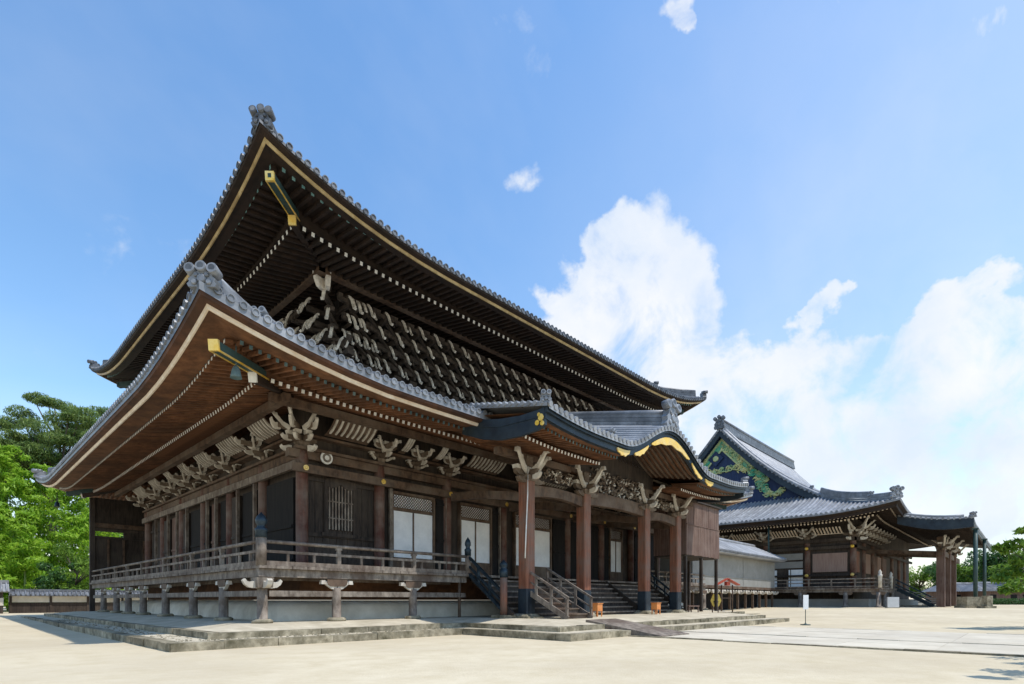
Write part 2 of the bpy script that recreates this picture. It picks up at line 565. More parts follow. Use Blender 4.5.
INN = [(-.5, -.4), (8.6, -.4), (8.6, -5.2), (25.6, -5.2), (25.6, -.4), (35.0, -.4), (35.0, 29.0), (-.5, 29.0)]
a = mb.add([(x, y, -.41) for x, y in UP]); b = mb.add([(x, y, -.175) for x, y in UP]); c = mb.add([(x, y, -.035) for x, y in INN])
mb.face([c + i for i in range(8)], 1)
for i in range(8):
    j = (i + 1) % 8
    mb.face((a + i, a + j, b + j, b + i), 0)
    mb.face((b + i, b + j, c + j, c + i), 1)
for (off, pts, z0, z1) in ((.35, [(-3.33, 31.3), (-3.33, -2.95), (6.3, -2.95), (6.3, -8.0), (27.7, -8.0), (27.7, -2.95), (37.5, -2.95)], -.8, -.335),
                           (.32, [(-2.2, 30.5), (-2.2, -2.05), (7.15, -2.05), (7.15, -6.9), (27.0, -6.9), (27.0, -2.05), (36.7, -2.05)], -.42, -.168)):
    for a, b in zip(pts, pts[1:]):
        kerb_run(mb, a, b, off, z0, z1)
for i in range(500):     # worn pebbly gravel on the lower tier
    side = random.random()
    if side < .45:
        x, y = random.uniform(-2.95, 6.2), random.uniform(-2.55, -2.12)
    else:
        x, y = random.uniform(-2.95, -2.28), random.uniform(-2.5, 20)
    r = random.uniform(.015, .045)
    mb.lathe((x, y, -.35), [(r, 0), (r * .9, r * .5), (r * .3, r * .8)], 5, 0)
structure('stone_platform', mb, ['stone', 'paving'], label='two low granite tiers carrying the near hall', cat='platform')

mb = MB()
for x0, x1, z in ((9.9, 13.45, -.538), (13.75, 20.0, -.530)):
    y = -7.99
    while y > -60:
        l = random.uniform(1.6, 2.6)
        xm = x0 + (x1 - x0) * random.uniform(.4, .6)
        mb.box(x0, xm - .006, y - l + .012, y, -.8, z + random.uniform(-.004, .003))
        mb.box(xm + .006, x1, y - l + .012, y, -.8, z + random.uniform(-.004, .003))
        y -= l
for xx, mi in ((9.65, 1), (13.47, 0), (20.02, 0)):
    kerb_run(mb, (xx + .25, -60), (xx + .25, -8.0), .24, -.8, -.520, mi)
structure('path', mb, ['path', 'stone'], label='pale stone path leading straight out from the porch', cat='path')


# ------------------------------------------------------------------ hipped roofs
class Hip:
    def __init__(s, x0, x1, y0, y1, zb, L, Rr, p, prof, dsk=None):
        s.x0, s.x1, s.y0, s.y1, s.zb, s.L, s.R, s.p, s.prof, s.dsk = x0, x1, y0, y1, zb, L, Rr, p, prof, dsk
        s.len = (x1 - x0, y1 - y0, x1 - x0, y1 - y0)

    def lift(s, m):
        return s.L * max(0.0, 1 - m / s.R) ** s.p if m < s.R else 0.0

    def pt(s, side, t, d, dz, k=1.0):
        """t: distance along the eave, d: distance inwards, dz: height over the eave line"""
        m = min(t, s.len[side] - t)
        z = s.zb + dz + k * s.lift(m)
        if side == 0: return Vector((s.x0 + t, s.y0 + d, z))
        if side == 1: return Vector((s.x1 - d, s.y0 + t, z))
        if side == 2: return Vector((s.x1 - t, s.y1 - d, z))
        return Vector((s.x0 + d, s.y1 - t, z))

    def e(s, side):
        return (Vector((1, 0, 0)), Vector((0, 1, 0)), Vector((-1, 0, 0)), Vector((0, -1, 0)))[side]

    def ts(s, side, n):
        """samples 0..1, denser at the two corners"""
        return [.5 - .5 * math.cos(math.pi * i / n) for i in range(n + 1)]

    def smin(s, side, d):
        if s.dsk is not None and side in (0, 2):
            return min(d, s.dsk)
        return d

    def profile(s, mb, pts, mi=0, closed=True, sides=(0, 1, 2, 3), k=1.0, n=28, sm=False):
        for side in sides:
            rows = []
            for q in (pts + [pts[0]] if closed else pts):
                d, dz = q[0], q[1]
                kk = q[2] if len(q) > 2 else k
                row = []
                for u in s.ts(side, n):
                    a = s.smin(side, d)
                    row.append(s.pt(side, a + u * (s.len[side] - 2 * a), d, dz, kk))
                rows.append(row)
            mb.sheet(rows, mi, sm)

    def tiles(s, mb, sides, pitch, r, dtop, d0=-.3, mi=0, mi_cap=0, seg=8, n=28, lip=.14, rolls=True):
        for side in sides:
            dt = dtop[side]
            ds = [d0 + (dt - d0) * (i / 10) for i in range(11)]
            rows = []
            for d in ds:
                a = s.smin(side, d)
                rows.append([s.pt(side, a + u * (s.len[side] - 2 * a), d, s.prof(d)) for u in s.ts(side, n)])
            mb.sheet(rows, mi, True)
            a = d0
            mb.sheet([[s.pt(side, a + u * (s.len[side] - 2 * a), d0, s.prof(d0) - lip * (1 if lip < .2 else 1)) for u in s.ts(side, n)], rows[0]], mi, False)
            if not rolls:
                continue
            cnt = int((s.len[side] - 2 * d0) / pitch)
            e = s.e(side)
            for i in range(cnt + 1):
                t = d0 + (s.len[side] - 2 * d0 - cnt * pitch) / 2 + i * pitch
                m = min(t, s.len[side] - t)
                dm = dt if (s.dsk is not None and side in (0, 2) and m > s.dsk) else min(m, dt)
                if dm - d0 < .15:
                    continue
                pr = []
                ns = max(2, int(seg * (dm - d0) / (dt - d0)))
                for j in range(ns + 1):
                    d = d0 - .03 + (dm - d0 + .03) * j / ns
                    c = s.pt(side, t, d, s.prof(d))
                    pr.append([c + e * (r * math.cos(q)) + Vector((0, 0, r * math.sin(q) * 1.1)) for q in (0, math.pi * .25, math.pi * .5, math.pi * .75, math.pi)])
                mb.sheet(pr, mi, True, True)
                # round end tile
                c = s.pt(side, t, d0 - .05, s.prof(d0) + .02)
                inn = Vector((-e.y, e.x, 0))
                rr = r * 1.12
                ring = [c + e * (rr * math.cos(q * math.pi / 5)) + Vector((0, 0, rr * math.sin(q * math.pi / 5))) for q in range(10)]
                a0 = mb.add(ring); a1 = mb.add([p + inn * .12 for p in ring])
                a2 = mb.add([c + (p - c) * .72 for p in ring])
                a3 = mb.add([c + (p - c) * .66 + inn * .025 for p in ring])
                for q in range(10):
                    q2 = (q + 1) % 10
                    mb.face((a0 + q2, a0 + q, a1 + q, a1 + q2), mi_cap)
                    mb.face((a0 + q, a0 + q2, a2 + q2, a2 + q), mi_cap)
                    mb.face((a2 + q, a2 + q2, a3 + q2, a3 + q), mi_cap)
                mb.face([a3 + q for q in range(10)], mi_cap)

    def rafters(s, mb, side, t0, t1, pitch, d0, z0, d1, z1, w, h, k=1.0, mi=0, me=1, skip=None):
        t = t0
        while t < t1:
            m = min(t, s.len[side] - t)
            if m > d0 + .12 and not (skip and skip(t)):
                f = min(1.0, (m - .05 - d0) / (d1 - d0))
                mb.beam(s.pt(side, t, d0, z0, k), s.pt(side, t, d0 + (d1 - d0) * f, z0 + (z1 - z0) * f, k), w, h, mi, me)
            t += pitch

    def corner(s, side):
        """corner at the start of a side: point, inward diagonal"""
        return (Vector((s.x0, s.y0, 0)), Vector((s.x1, s.y0, 0)), Vector((s.x1, s.y1, 0)), Vector((s.x0, s.y1, 0)))[side], \
               (Vector((1, 1, 0)), Vector((-1, 1, 0)), Vector((-1, -1, 0)), Vector((1, -1, 0)))[side]

    def hip_line(s, side, d0, d1, n, dz=0.0):
        c, g = s.corner(side)
        out = []
        for i in range(n + 1):
            d = d0 + (d1 - d0) * i / n
            out.append(Vector((c.x + g.x * d, c.y + g.y * d, s.zb + s.lift(d) + s.prof(d) + dz)))
        return out


def ridge(mb, pts, w, h, mi=0, layers=3):
    """stacked ridge tiles with a round cap along a polyline"""
    for k in range(layers):
        ww = w * (1 - .12 * k)
        z0, z1 = h * k / layers, h * (k + .86) / layers
        for a, b in zip(pts, pts[1:]):
            mb.beam((a.x, a.y, a.z + z0), (b.x, b.y, b.z + z0), ww, z1 - z0, mi)
    mb.tube([(p.x, p.y, p.z + h) for p in pts], w * .36, 8, mi)


def ridge_tile_mesh(name, w=.8, h=.75, mats=('tile', 'tile_dark'), discs=3):
    """demon-tile block: scalloped shield facing -X with round cap tiles above; origin at its foot"""
    mb = MB()
    poly = [(-.5, 0), (.5, 0), (.56, .18), (.47, .34), (.52, .5), (.38, .66), (.36, .86), (.2, .96), (0, 1.05), (-.2, .96), (-.36, .86), (-.38, .66), (-.52, .5), (-.47, .34), (-.56, .18)]
    mb.prism(poly, lambda a, b: (-.16, a * w, b * h), lambda a, b: (.14, a * w, b * h), 0)
    for (a, b, r) in ((0, .5, .22), (-.27, .28, .13), (.27, .28, .13), (-.2, .72, .1), (.2, .72, .1)):   # bosses in relief
        mb.tube([(-.15, a * w, b * h), (-.22, a * w, b * h)], [r * w, r * w * .6], 10, 0)
    if discs:
        for a in ((-.42, 0, .42) if discs == 3 else (-.25, .25)):
            zz = h * (1.18 if a == 0 else 1.05)
            mb.tube([(-.24, a * w, zz + .03), (.1, a * w, zz - .02)], .17 * w + .02, 12, 0)
            mb.tube([(-.238, a * w, zz + .03), (-.25, a * w, zz + .03)], .11 * w + .01, 10, 1)
    return mb.mesh(name, list(mats))


def dir_rot(g):
    """rotation that turns local -X to the outward direction -g"""
    return math.atan2(g.y, g.x)


# ================================================================== NEAR HALL
CX = 17.2
hall = thing('temple_hall', 'great double-roofed wooden temple hall with curved porch gable nearest the viewer', 'temple hall', (CX, 14.2, 0))

lowprof = lambda d: .40 + .33 * (d + .3) + .0125 * max(0, d + .3) ** 2
upprof = lambda d: .24 + .36 * (d + .3) + .017 * max(0, d + .3) ** 2
LR = Hip(-2.26, 36.66, -2.26, 30.66, 7.80, .88, 6.5, 1.8, lowprof)
UR = Hip(.33, 34.07, .33, 28.07, 14.97, 1.30, 9.0, 2.5, upprof)


def sub_roof(hip, name, dtop, cream, soff, tiers, parent, tile, lip, ft):
    """tiles, eave boards, fascia, rafters, hip ridges of one roof tier"""
    mb = MB()
    hip.tiles(mb, (0, 1, 2, 3), .33, .105, (dtop,) * 4, lip=lip)
    roof = part(name, mb, [tile], parent)
    # boarded eave edge above the fascia
    mb = MB()
    hip.profile(mb, [(.02, ft + .005), (-.24, .3 * (hip.prof(-.28) - lip) + .7 * ft), (-.28, hip.prof(-.28) - lip + .015), (.3, hip.prof(.3) - lip), (.5, ft + .005)], 0)
    part('eave_board', mb, ['eave' if soff == 'soffit' else soff], roof)
    mb = MB()
    hip.profile(mb, [(0, -ft), (-.03, ft), (.05, ft), (.045, -ft)], 0)
    part('fascia', mb, [cream], roof)
    # soffit boarding: outer tier, then inner tier
    (d0, z0, d1, z1, w, h, k), (e0, y0, e1, y1, w2, h2, k2) = tiers
    mb = MB()
    hip.profile(mb, [(.047, -.02, 1), (d0 - .02, z0 + h + .012, k), (e0 + .15, z0 + h + (z1 - z0) * (e0 + .15 - d0) / (d1 - d0) + .012, k)], 0, False)
    hip.profile(mb, [(e0 - .06, y0 + h2 + .012, k2), (e1, y1 + h2 + .012, k2)], 0, False)
    hip.profile(mb, [(e0 + .01, y0 + h2 + .01, k2), (e0 + .01, z0 + h + (z1 - z0) * (e0 - d0) / (d1 - d0), k)], 0, False)
    part('soffit', mb, [soff], roof)
    return roof


# ---- lower roof
low_tiers = ((.80, -.06, 3.1, .40, .10, .12, .9), (2.40, .13, 5.6, .95, .115, .13, .4))
low_roof = sub_roof(LR, 'lower_roof', 8.76, 'cream', 'soffit', low_tiers, hall, 'tile', .23, .058)
up_tiers = ((.48, .08, 2.3, .32, .12, .14, .85), (1.90, -.10, 6.2, .75, .13, .15, .5))
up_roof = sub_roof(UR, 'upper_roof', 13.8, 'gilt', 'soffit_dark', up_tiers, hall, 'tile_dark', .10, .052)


def rafter_rows(hip, roof, tiers, pitch, mats_outer, mats_inner, singles):
    """rafters of both tiers: the ones nearest the corner as parts of their own, the others as one part"""
    n_single = 0
    for ti, (d0, z0, d1, z1, w, h, k) in enumerate(tiers):
        mats = mats_outer if ti == 0 else mats_inner
        one = MB()
        one.beam((0, 0, 0), (0, d1 - d0, z1 - z0), w, h, 0, 1)
        me = one.mesh('rafter', mats)
        rest = MB()
        for side, start in ((0, 0), (3, None), (1, 0), (2, 0)):
            cnt = int(hip.len[side] / pitch)
            for i in range(1, cnt):
                t = (hip.len[side] - cnt * pitch) / 2 + i * pitch
                if side == 0 and 9.9 + .05 < t < 28.9 - .05 and hip is LR and ti == 0:
                    continue            # the porch roof takes over from here
                dist = t if side == 0 else hip.len[side] - t   # distance from the near corner
                m = min(t, hip.len[side] - t)
                if m <= d0 + .14:
                    continue
                full = m - .05 - d0 >= d1 - d0
                if singles and side in (0, 3) and full and dist < singles and ti == 1:
                    part('rafter', me, None, roof, hip.pt(side, t, d0, z0, k), 0 if side == 0 else -math.pi / 2)
                    n_single += 1
                    continue
                f = min(1.0, (m - .05 - d0) / (d1 - d0))
                rest.beam(hip.pt(side, t, d0, z0, k), hip.pt(side, t, d0 + (d1 - d0) * f, z0 + (z1 - z0) * f, k), w, h, 0, 1)
        part('rafters', rest, mats, roof, kind='stuff')
    return n_single


N1 = rafter_rows(LR, low_roof, low_tiers, .265, ['rafter', 'teal'], ['rafter', 'white'], 16)
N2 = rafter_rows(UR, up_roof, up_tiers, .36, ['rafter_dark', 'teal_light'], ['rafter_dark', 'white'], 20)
print('single rafters', N1, N2)
# painted ends of the outer tier on the west side are white
mb = MB()
for i in range(int(LR.len[3] / .265)):
    t = .3 + i * .265
    m = min(t, LR.len[3] - t)
    if m > 1.05:
        p = LR.pt(3, t, .795, -.06, .9)
        mb.box(p.x - .012, p.x - .002, p.y - .05, p.y + .05, p.z + .005, p.z + .118)
part('rafter_end_cap', mb, ['white'], low_roof, kind='stuff')


def hip_parts(hip, roof, hipz, dtop, white_end, w, tile, oni, oni2, d2, sides=(0, 1, 2, 3)):
    for side in sides:
        c, g = hip.corner(side)
        def P(d, z): return Vector((c.x + g.x * d, c.y + g.y * d, z))
        (ga, gb, hh), (wa, wb) = hipz
        mb = MB()
        a, b = P(*ga), P(*gb)
        if side != 0:
            a = a.lerp(b, .38)
        mb.beam(a, b, w, hh, 0)
        hr = part('hip_rafter', mb, ['teal_dark'], roof)
        mb = MB()
        u = (b - a).normalized()
        mb.beam(a - u * .05 - Vector((0, 0, .02)), a + u * .06 - Vector((0, 0, .02)), w + .05, .30, 0)
        for q in (-1, 1):
            sd = Vector((-u.y, u.x, 0)).normalized() * (w / 2 + .015) * q
            mb.beam(a + sd - Vector((0, 0, .03)), b + sd - Vector((0, 0, .03)), .03, .05, 0)
        mb.beam(a - u * .062 + Vector((0, 0, .07)), a - u * .05 + Vector((0, 0, .07)), .12, .14, 1)
        part('end_cap', mb, ['gold' if side == 0 else 'teal_dark', 'teal_dark'], hr)
        mb = MB()
        a, b = P(*wa), P(*wb)
        mb.beam(a, b, w, .32, 0)
        u = (b - a).normalized()
        mb.beam(a - u * .03 - Vector((0, 0, .015)), a + u * .05 - Vector((0, 0, .015)), w + .04, .35, 1)
        part('hip_rafter', mb, ['rafter_dark', white_end], roof)
        # hip ridge with its end tiles
        mb = MB()
        ridge(mb, hip.hip_line(side, .35, dtop, 16, -.05), .40, .50)
        ridge(mb, hip.hip_line(side, d2 + .15, dtop, 12, .46), .30, .22, layers=1)
        part('hip_ridge', mb, [tile], roof)
        p = hip.hip_line(side, -.10, .3, 1, -.12)[0]
        part('ridge_end_tile', oni, None, roof, p, dir_rot(g))
        p = hip.hip_line(side, d2, d2 + 1, 1, .30)[0]
        part('ridge_end_tile', oni2, None, roof, p, dir_rot(g))


oni_a = ridge_tile_mesh('ridge_end_tile', .70, .42)
oni_b = ridge_tile_mesh('ridge_end_tile', .52, .36, discs=2)
hip_parts(LR, low_roof, (((.25, 7.66), (2.9, 8.26), .26), ((1.95, 7.74), (6.8, 9.2))), 8.7, 'white', .22, 'tile', oni_a, oni_b, 2.35)
oni_c = ridge_tile_mesh('ridge_end_tile', .62, .44, ('tile_dark', 'tile'))
oni_d = ridge_tile_mesh('ridge_end_tile', .6, .42, ('tile_dark', 'tile'), 2)
hip_parts(UR, up_roof, (((.30, 15.22), (2.3, 15.57), .30), ((1.75, 15.10), (7.2, 16.2))), 13.8, 'gold', .25, 'tile_dark', oni_c, oni_d, 2.6)
mb = MB()
ridge(mb, [Vector((14.1, 14.2, 23.4)), Vector((20.3, 14.2, 23.4))], .7, 1.0, layers=5)
part('main_ridge', mb, ['tile_dark'], up_roof)

# wind bells under the far west corner
for (bx, by) in ((-1.55, 29.95), (-1.12, -1.12)):
    c, g = (Vector((-2.26, 30.66, 0)), Vector((1, -1, 0)))
    z = 8.02 if by < 0 else 7.75
    mb = MB()
    mb.tube([(bx, by, z + .4), (bx, by, z - .25)], .02, 6)
    mb.lathe((bx, by, z - .62), [(.17, 0), (.15, .08), (.12, .24), (.07, .34), (.02, .38)], 10)
    part('wind_bell', mb, ['teal' if by < 0 else 'bronze'], low_roof)

# ---- upper core wall and its dense brackets
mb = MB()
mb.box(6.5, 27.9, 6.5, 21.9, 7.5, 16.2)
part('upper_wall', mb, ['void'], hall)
mb = MB()
mb.box(6.2, 28.2, 6.2, 22.2, 12.30, 12.50)
mb.box(6.3, 28.1, 6.3, 22.1, 12.06, 12.29)
part('wall_plate', mb, ['wall'], hall)
mb = MB()
for (a, b) in (((4.3, 4.45), (30.1, 4.45)), ((4.3, 23.95), (30.1, 23.95))):
    mb.beam((a[0], a[1], 15.26), (b[0], b[1], 15.26), .30, .34)
for xx in (4.45, 29.95):
    mb.beam((xx, 4.3, 15.262), (xx, 24.1, 15.262), .30, .34)
part('eave_purlin', mb, ['wood'], hall)


def curved_arm(mb, L_, w, h, z, y, mi, axis_x=True, x=0.0, mi_e=None):
    """boat-shaped bracket arm, curved up at both ends"""
    a = L_ / 2
    poly = [(-a, h), (-a, h * .5), (-a * .9, h * .2), (-a * .72, 0), (a * .72, 0), (a * .9, h * .2), (a, h * .5), (a, h)]
    if axis_x:
        mb.prism(poly, lambda p, q: (x + p, y - w / 2, z + q), lambda p, q: (x + p, y + w / 2, z + q), mi, mi_e)
    else:
        mb.prism(poly, lambda p, q: (x - w / 2, y + p, z + q), lambda p, q: (x + w / 2, y + p, z + q), mi, mi_e)


def nose(mb, base, dirv, L_, w, h, mi, up=.35):
    """carved beam nose: tapering, hooked, along dirv (horizontal) with rise"""
    d = Vector(dirv).normalized()
    s = Vector((-d.y, d.x, 0)) * (w / 2)
    prof = [(0, 0), (.35, -.05 * 1), (.65, .02), (.88, .16 + up * .4), (1.0, .34 + up), (.86, .52 + up), (.74, .40 + up * .6), (.55, .52), (.3, .62), (0, .62)]
    b = Vector(base)
    f = lambda sg: (lambda p, q: b + d * (p * L_) + Vector((0, 0, q * h)) + s * sg)
    mb.prism(prof, f(-1), f(1), mi)


def tail(mb, base, dirv, L_, w, mi):
    """tail-rafter tip hanging outwards and down"""
    d = Vector(dirv).normalized()
    s = Vector((-d.y, d.x, 0)) * (w / 2)
    prof = [(0, .14), (.45, .10), (.8, -.02), (1.0, -.20), (1.06, -.10), (1.0, .06), (.75, .20), (.4, .30), (0, .34)]
    b = Vector(base)
    f = lambda sg: (lambda p, q: b + d * (p * L_) + Vector((0, 0, q)) + s * sg)
    mb.prism(prof, f(-1), f(1), mi)


def wavy_tail(mb, base, dirv, L_, w, mi):
    """slim S-curved tail: springs from the arm, sweeps down and hooks up at the tip"""
    d = Vector(dirv).normalized()
    b = Vector(base)
    pts = [b + d * (p * L_) + Vector((0, 0, q * L_)) for p, q in ((-.12, .80), (.12, .74), (.36, .42), (.52, .02), (.68, -.40), (.88, -.56), (1.04, -.42))]
    for i, (p, q) in enumerate(zip(pts, pts[1:])):
        mb.beam(p, q, w, .095 - .008 * i, mi)


def antler(mb, base, dirv, L_, rise, w, mi):
    """slim carved strut sweeping up and out, with a knobbed end"""
    d = Vector(dirv).normalized()
    b = Vector(base)
    pts = [b, b + d * L_ * .35 + Vector((0, 0, rise * .18)), b + d * L_ * .72 + Vector((0, 0, rise * .62)), b + d * L_ + Vector((0, 0, rise))]
    for i, (p, q) in enumerate(zip(pts, pts[1:])):
        mb.beam(p, q, w * (1 - .12 * i), w * (1.25 - .2 * i), mi)
    e = pts[-1]
    mb.cbox(e.x, e.y, e.z - w * .5, w * 1.35, w * 1.35, w * 1.1, mi, .8)
    m_ = pts[2]
    mb.cbox(m_.x - d.x * w * .4, m_.y - d.y * w * .4, m_.z + w * .3, w * 1.1, w * 1.1, w * .8, mi, .8)


def upper_bracket_mesh(seed, tiers=4):
    rr = random.Random(seed)
    mb = MB()
    mb.cbox(0, -.12, 0, .40, .34, .22, 0, 1.15)
    for k in range(tiers):
        z, o = .24 + .58 * k, .42 + .42 * k
        sx = -k * .90          # the tiers step sideways as they rise
        mb.box(sx - .08, sx + .08, -o, .1, z, z + .22, 0)
        j = rr.uniform(-.04, .04)
        wavy_tail(mb, (sx + j, -o + .05, z + .04), (.12, -1, 0), .52 + j, .10, 1)
        wavy_tail(mb, (sx + .38 - j, -o + .20, z + .06), (.12, -1, 0), .36 - j, .065, 0 if rr.random() < .6 else 1)
        curved_arm(mb, 1.04, .15, .20, z + .18, -o + .10, 0, x=sx)
        for xx in (-.40, 0, .40):
            mb.cbox(sx + xx, -o + .10, z + .37, .19, .19, .14, 0, 1.2)
        if k < tiers - 1:      # stepped strut up to the next tier
            mb.beam((sx, -o + .1, z + .3), (sx - .9, -o - .32, z + .62), .12, .14, 0)
    return mb.mesh('bracket_set', ['bracket_dark', 'bracket_pale'])


UBS = [upper_bracket_mesh(k) for k in range(4)]
UB1, UB2, UB3 = upper_bracket_mesh(7, 1), upper_bracket_mesh(8, 2), upper_bracket_mesh(9, 3)
def corner_upper_mesh():
    mb = MB()
    for k in range(4):
        z, o = .24 + .58 * k, .42 + .42 * k
        for ang in (math.pi, -math.pi / 2, -math.pi * .75):
            d = Vector((math.cos(ang), math.sin(ang), 0))
            oo = o * (1.35 if ang == -math.pi * .75 else 1.0)
            mb.beam((0, 0, z), d * oo + Vector((0, 0, z)), .18, .22, 0)
            wavy_tail(mb, d * (oo - .06) + Vector((0, 0, z - .02)), d, .52, .13, 1)
        mb.cbox(-o * .9, -o * .9, z + .34, .30, .30, .18, 0, 1.2)
        for sx, sy in ((-1, 0), (0, -1)):
            for q in (-.3, .3):
                cx_, cy_ = sx * o + (q if sx == 0 else 0), sy * o + (q if sy == 0 else 0)
                wavy_tail(mb, (cx_, cy_, z + .12), (sx, sy, 0), .34, .09, 1)
    # the two tall carved beam noses under the hip rafter
    for d in ((-1, -.35, 0), (-.35, -1, 0)):
        nose(mb, (-1.5, -1.5, 2.35), d, .75, .22, .75, 1, .5)
    return mb.mesh('bracket_set', ['bracket_dark', 'bracket_pale'])


UBC = corner_upper_mesh()
part('bracket_set', UBC, None, hall, (6.5, 6.5, 12.52))
for i in range(20):
    part('bracket_set', UBS[i % 4], None, hall, (8.75 + 19.3 * i / 19, 6.5, 12.52))
for q, x in ((UB1, 7.0), (UB2, 7.85), (UB3, 8.3)):
    part('bracket_set', q, None, hall, (x, 6.5, 12.52))
for i in range(14):
    part('bracket_set', UBS[i % 4], None, hall, (6.5, 7.6 + 13.6 * i / 13 - 2.2, 12.52), -math.pi / 2)

# ---- ground storey walls
mb = MB()
mb.box(2.95, 31.45, 2.95, 3.25, 1.9, 8.75)
part('front_wall', mb, ['wall'], hall)
mb = MB()
mb.box(2.95, 3.25, 3.26, 25.4, 1.9, 8.75)
mb.box(31.15, 31.45, 3.26, 25.4, 1.9, 8.75)
mb.box(2.95, 31.45, 25.41, 25.7, 1.9, 8.75)
part('side_wall', mb, ['wall'], hall)
# plank joints and rails on the front wall
mb = MB()
x = 3.1
while x < 31.3:
    w = random.uniform(.24, .36)
    mb.box(x + .008, x + w - .008, 2.925 + random.uniform(0, .012), 2.96, 1.92, 5.8)
    x += w
for (x0, x1, z) in ((3.05, 6.2, 3.35), (3.05, 6.2, 5.62), (14.5, 20.0, 5.72), (3.05, 6.2, 2.6)):
    mb.box(x0, x1, 2.86, 2.93, z, z + .16)
part('wall_boards', mb, ['wall'], hall)
mb = MB()
y = 3.3
while y < 25.2:
    w = random.uniform(.28, .42)
    mb.box(2.925 + random.uniform(0, .012), 2.96, y + .008, y + w - .008, 1.92, 5.8)
    y += w
for (y0, y1, z) in ((3.0, 25.4, 3.4), (3.0, 25.4, 5.3)):
    mb.box(2.87, 2.93, y0, y1, z, z + .14)
part('wall_boards', mb, ['wall'], hall)

FX = [2.81, 6.40, 10.30, 14.30, 20.10, 23.85, 27.7, 31.59]
LY = [6.5, 10.4, 14.2, 18.0, 21.9, 25.6]
cm = MB()
cm.lathe((0, 0, 1.9), [(.26, 0), (.26, .10), (.235, .12), (.24, 2.5), (.235, 4.6), (.21, 4.85)], 14)
cme = cm.mesh('column', ['red'])
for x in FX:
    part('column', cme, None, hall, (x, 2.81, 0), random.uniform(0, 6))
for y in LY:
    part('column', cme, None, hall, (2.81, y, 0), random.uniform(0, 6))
# tie beams
mb = MB()
mb.box(2.3, 32.1, 2.47, 2.62, 5.82, 6.16)
part('tie_beam', mb, ['wood'], hall)
mb = MB()
mb.box(2.47, 2.62, 2.63, 25.9, 5.98, 6.30)
part('tie_beam', mb, ['grey'], hall)
mb = MB()
mb.box(2.2, 32.2, 2.66, 2.96, 6.42, 6.74)
mb.box(2.66, 2.96, 2.97, 26.2, 6.421, 6.741)
mb.box(2.45, 31.95, 2.52, 3.10, 6.75, 6.86)
mb.box(2.52, 3.10, 3.11, 26.0, 6.751, 6.861)
part('head_beam', mb, ['wood'], hall)
for x in FX:
    mb = MB()
    mb.tube([(x, 2.47, 6.0), (x, 2.44, 6.0)], [.11, .11], 12)
    mb.tube([(x, 2.445, 6.0), (x, 2.40, 6.0)], [.07, .03], 10)
    part('gold_stud', mb, ['gold'], hall)
mb = MB()
mb.tube([(3.75, 2.64, 6.58), (3.75, 2.56, 6.58)], .26, 18, 0)
mb.tube([(3.75, 2.562, 6.58), (3.75, 2.55, 6.58)], .19, 14, 1)
mb.tube([(3.75, 2.552, 6.58), (3.75, 2.54, 6.58)], .10, 10, 0)
part('crest_disc', mb, ['white', 'grey'], hall)

# sliding paper screens with lattice transoms
def screen(x0, x1):
    mb = MB()
    mb.box(x0, x1, 2.80, 2.83, 2.72, 4.86)
    s = part('sliding_screen', mb, ['shoji'], hall)
    mb = MB()
    mb.box(x0 - .10, x0, 2.70, 2.9, 1.95, 5.72); mb.box(x1, x1 + .10, 2.70, 2.9, 1.95, 5.72)
    mb.box(x0, x1, 2.72, 2.9, 4.87, 5.02); mb.box(x0, x1, 2.72, 2.9, 5.62, 5.74); mb.box(x0, x1, 2.72, 2.9, 1.95, 2.71)
    mb.box((x0 + x1) / 2 - .035, (x0 + x1) / 2 + .035, 2.76, 2.80, 2.72, 4.86)
    part('frame', mb, ['wood'], s)
    mb = MB()
    mb.box(x0, x1, 2.84, 2.86, 5.03, 5.61, 1)
    h = .58
    k = x0 - h
    while k < x1:
        for sg in (1, -1):
            a0, z0_, a1, z1_ = (k, 5.03, k + h, 5.61) if sg > 0 else (k, 5.61, k + h, 5.03)
            # clip to the opening
            t0 = max(0, (x0 - a0) / h); t1 = min(1, (x1 - a0) / h)
            if t1 - t0 > .05:
                pa = Vector((a0 + h * t0, 2.825 - .006 * sg, z0_ + (z1_ - z0_) * t0)); pb = Vector((a0 + h * t1, 2.825 - .006 * sg, z0_ + (z1_ - z0_) * t1))
                mb.beam(pa, pb, .012, .035, 0)
        k += .145
    part('lattice', mb, ['wood', 'shoji'], s)
for x0, x1 in ((7.1, 9.4), (11.2, 13.3), (15.3, 18.4), (24.95, 26.4)):
    screen(x0, x1)

# barred bell-shaped window
mb = MB()
x0, x1, z0, z1 = 3.95, 5.12, 3.7, 5.5
mb.box(x0, x1, 2.90, 2.92, z0, z1)
win = part('window', mb, ['void'], hall)
mb = MB()
mb.box(x0 - .16, x0, 2.84, 2.93, z0 - .15, z1 + .05); mb.box(x1, x1 + .16, 2.84, 2.93, z0 - .15, z1 + .05)
mb.box(x0 - .28, x1 + .28, 2.80, 2.93, z0 - .3, z0 - .151)
xm = (x0 + x1) / 2
arch = [(x0 - .16, z1 + .05), (x0 - .1, z1 + .02), (x0 + .18, z1 - .08), (xm - .15, z1 + .02), (xm, z1 + .12), (xm + .15, z1 + .02), (x1 - .18, z1 - .08), (x1 + .1, z1 + .02), (x1 + .16, z1 + .05), (x1 + .1, z1 + .3), (xm, z1 + .4), (x0 - .1, z1 + .3)]
mb.prism(arch, lambda a, b: (a, 2.835, b), lambda a, b: (a, 2.93, b))
part('frame', mb, ['wall'], win)
mb = MB()
for i in range(8):
    xx = x0 + (i + .5) * (x1 - x0) / 8
    mb.box(xx - .032, xx + .032, 2.85, 2.89, z0, z1 - .02 + .1 * math.exp(-((xx - xm) / .3) ** 2))
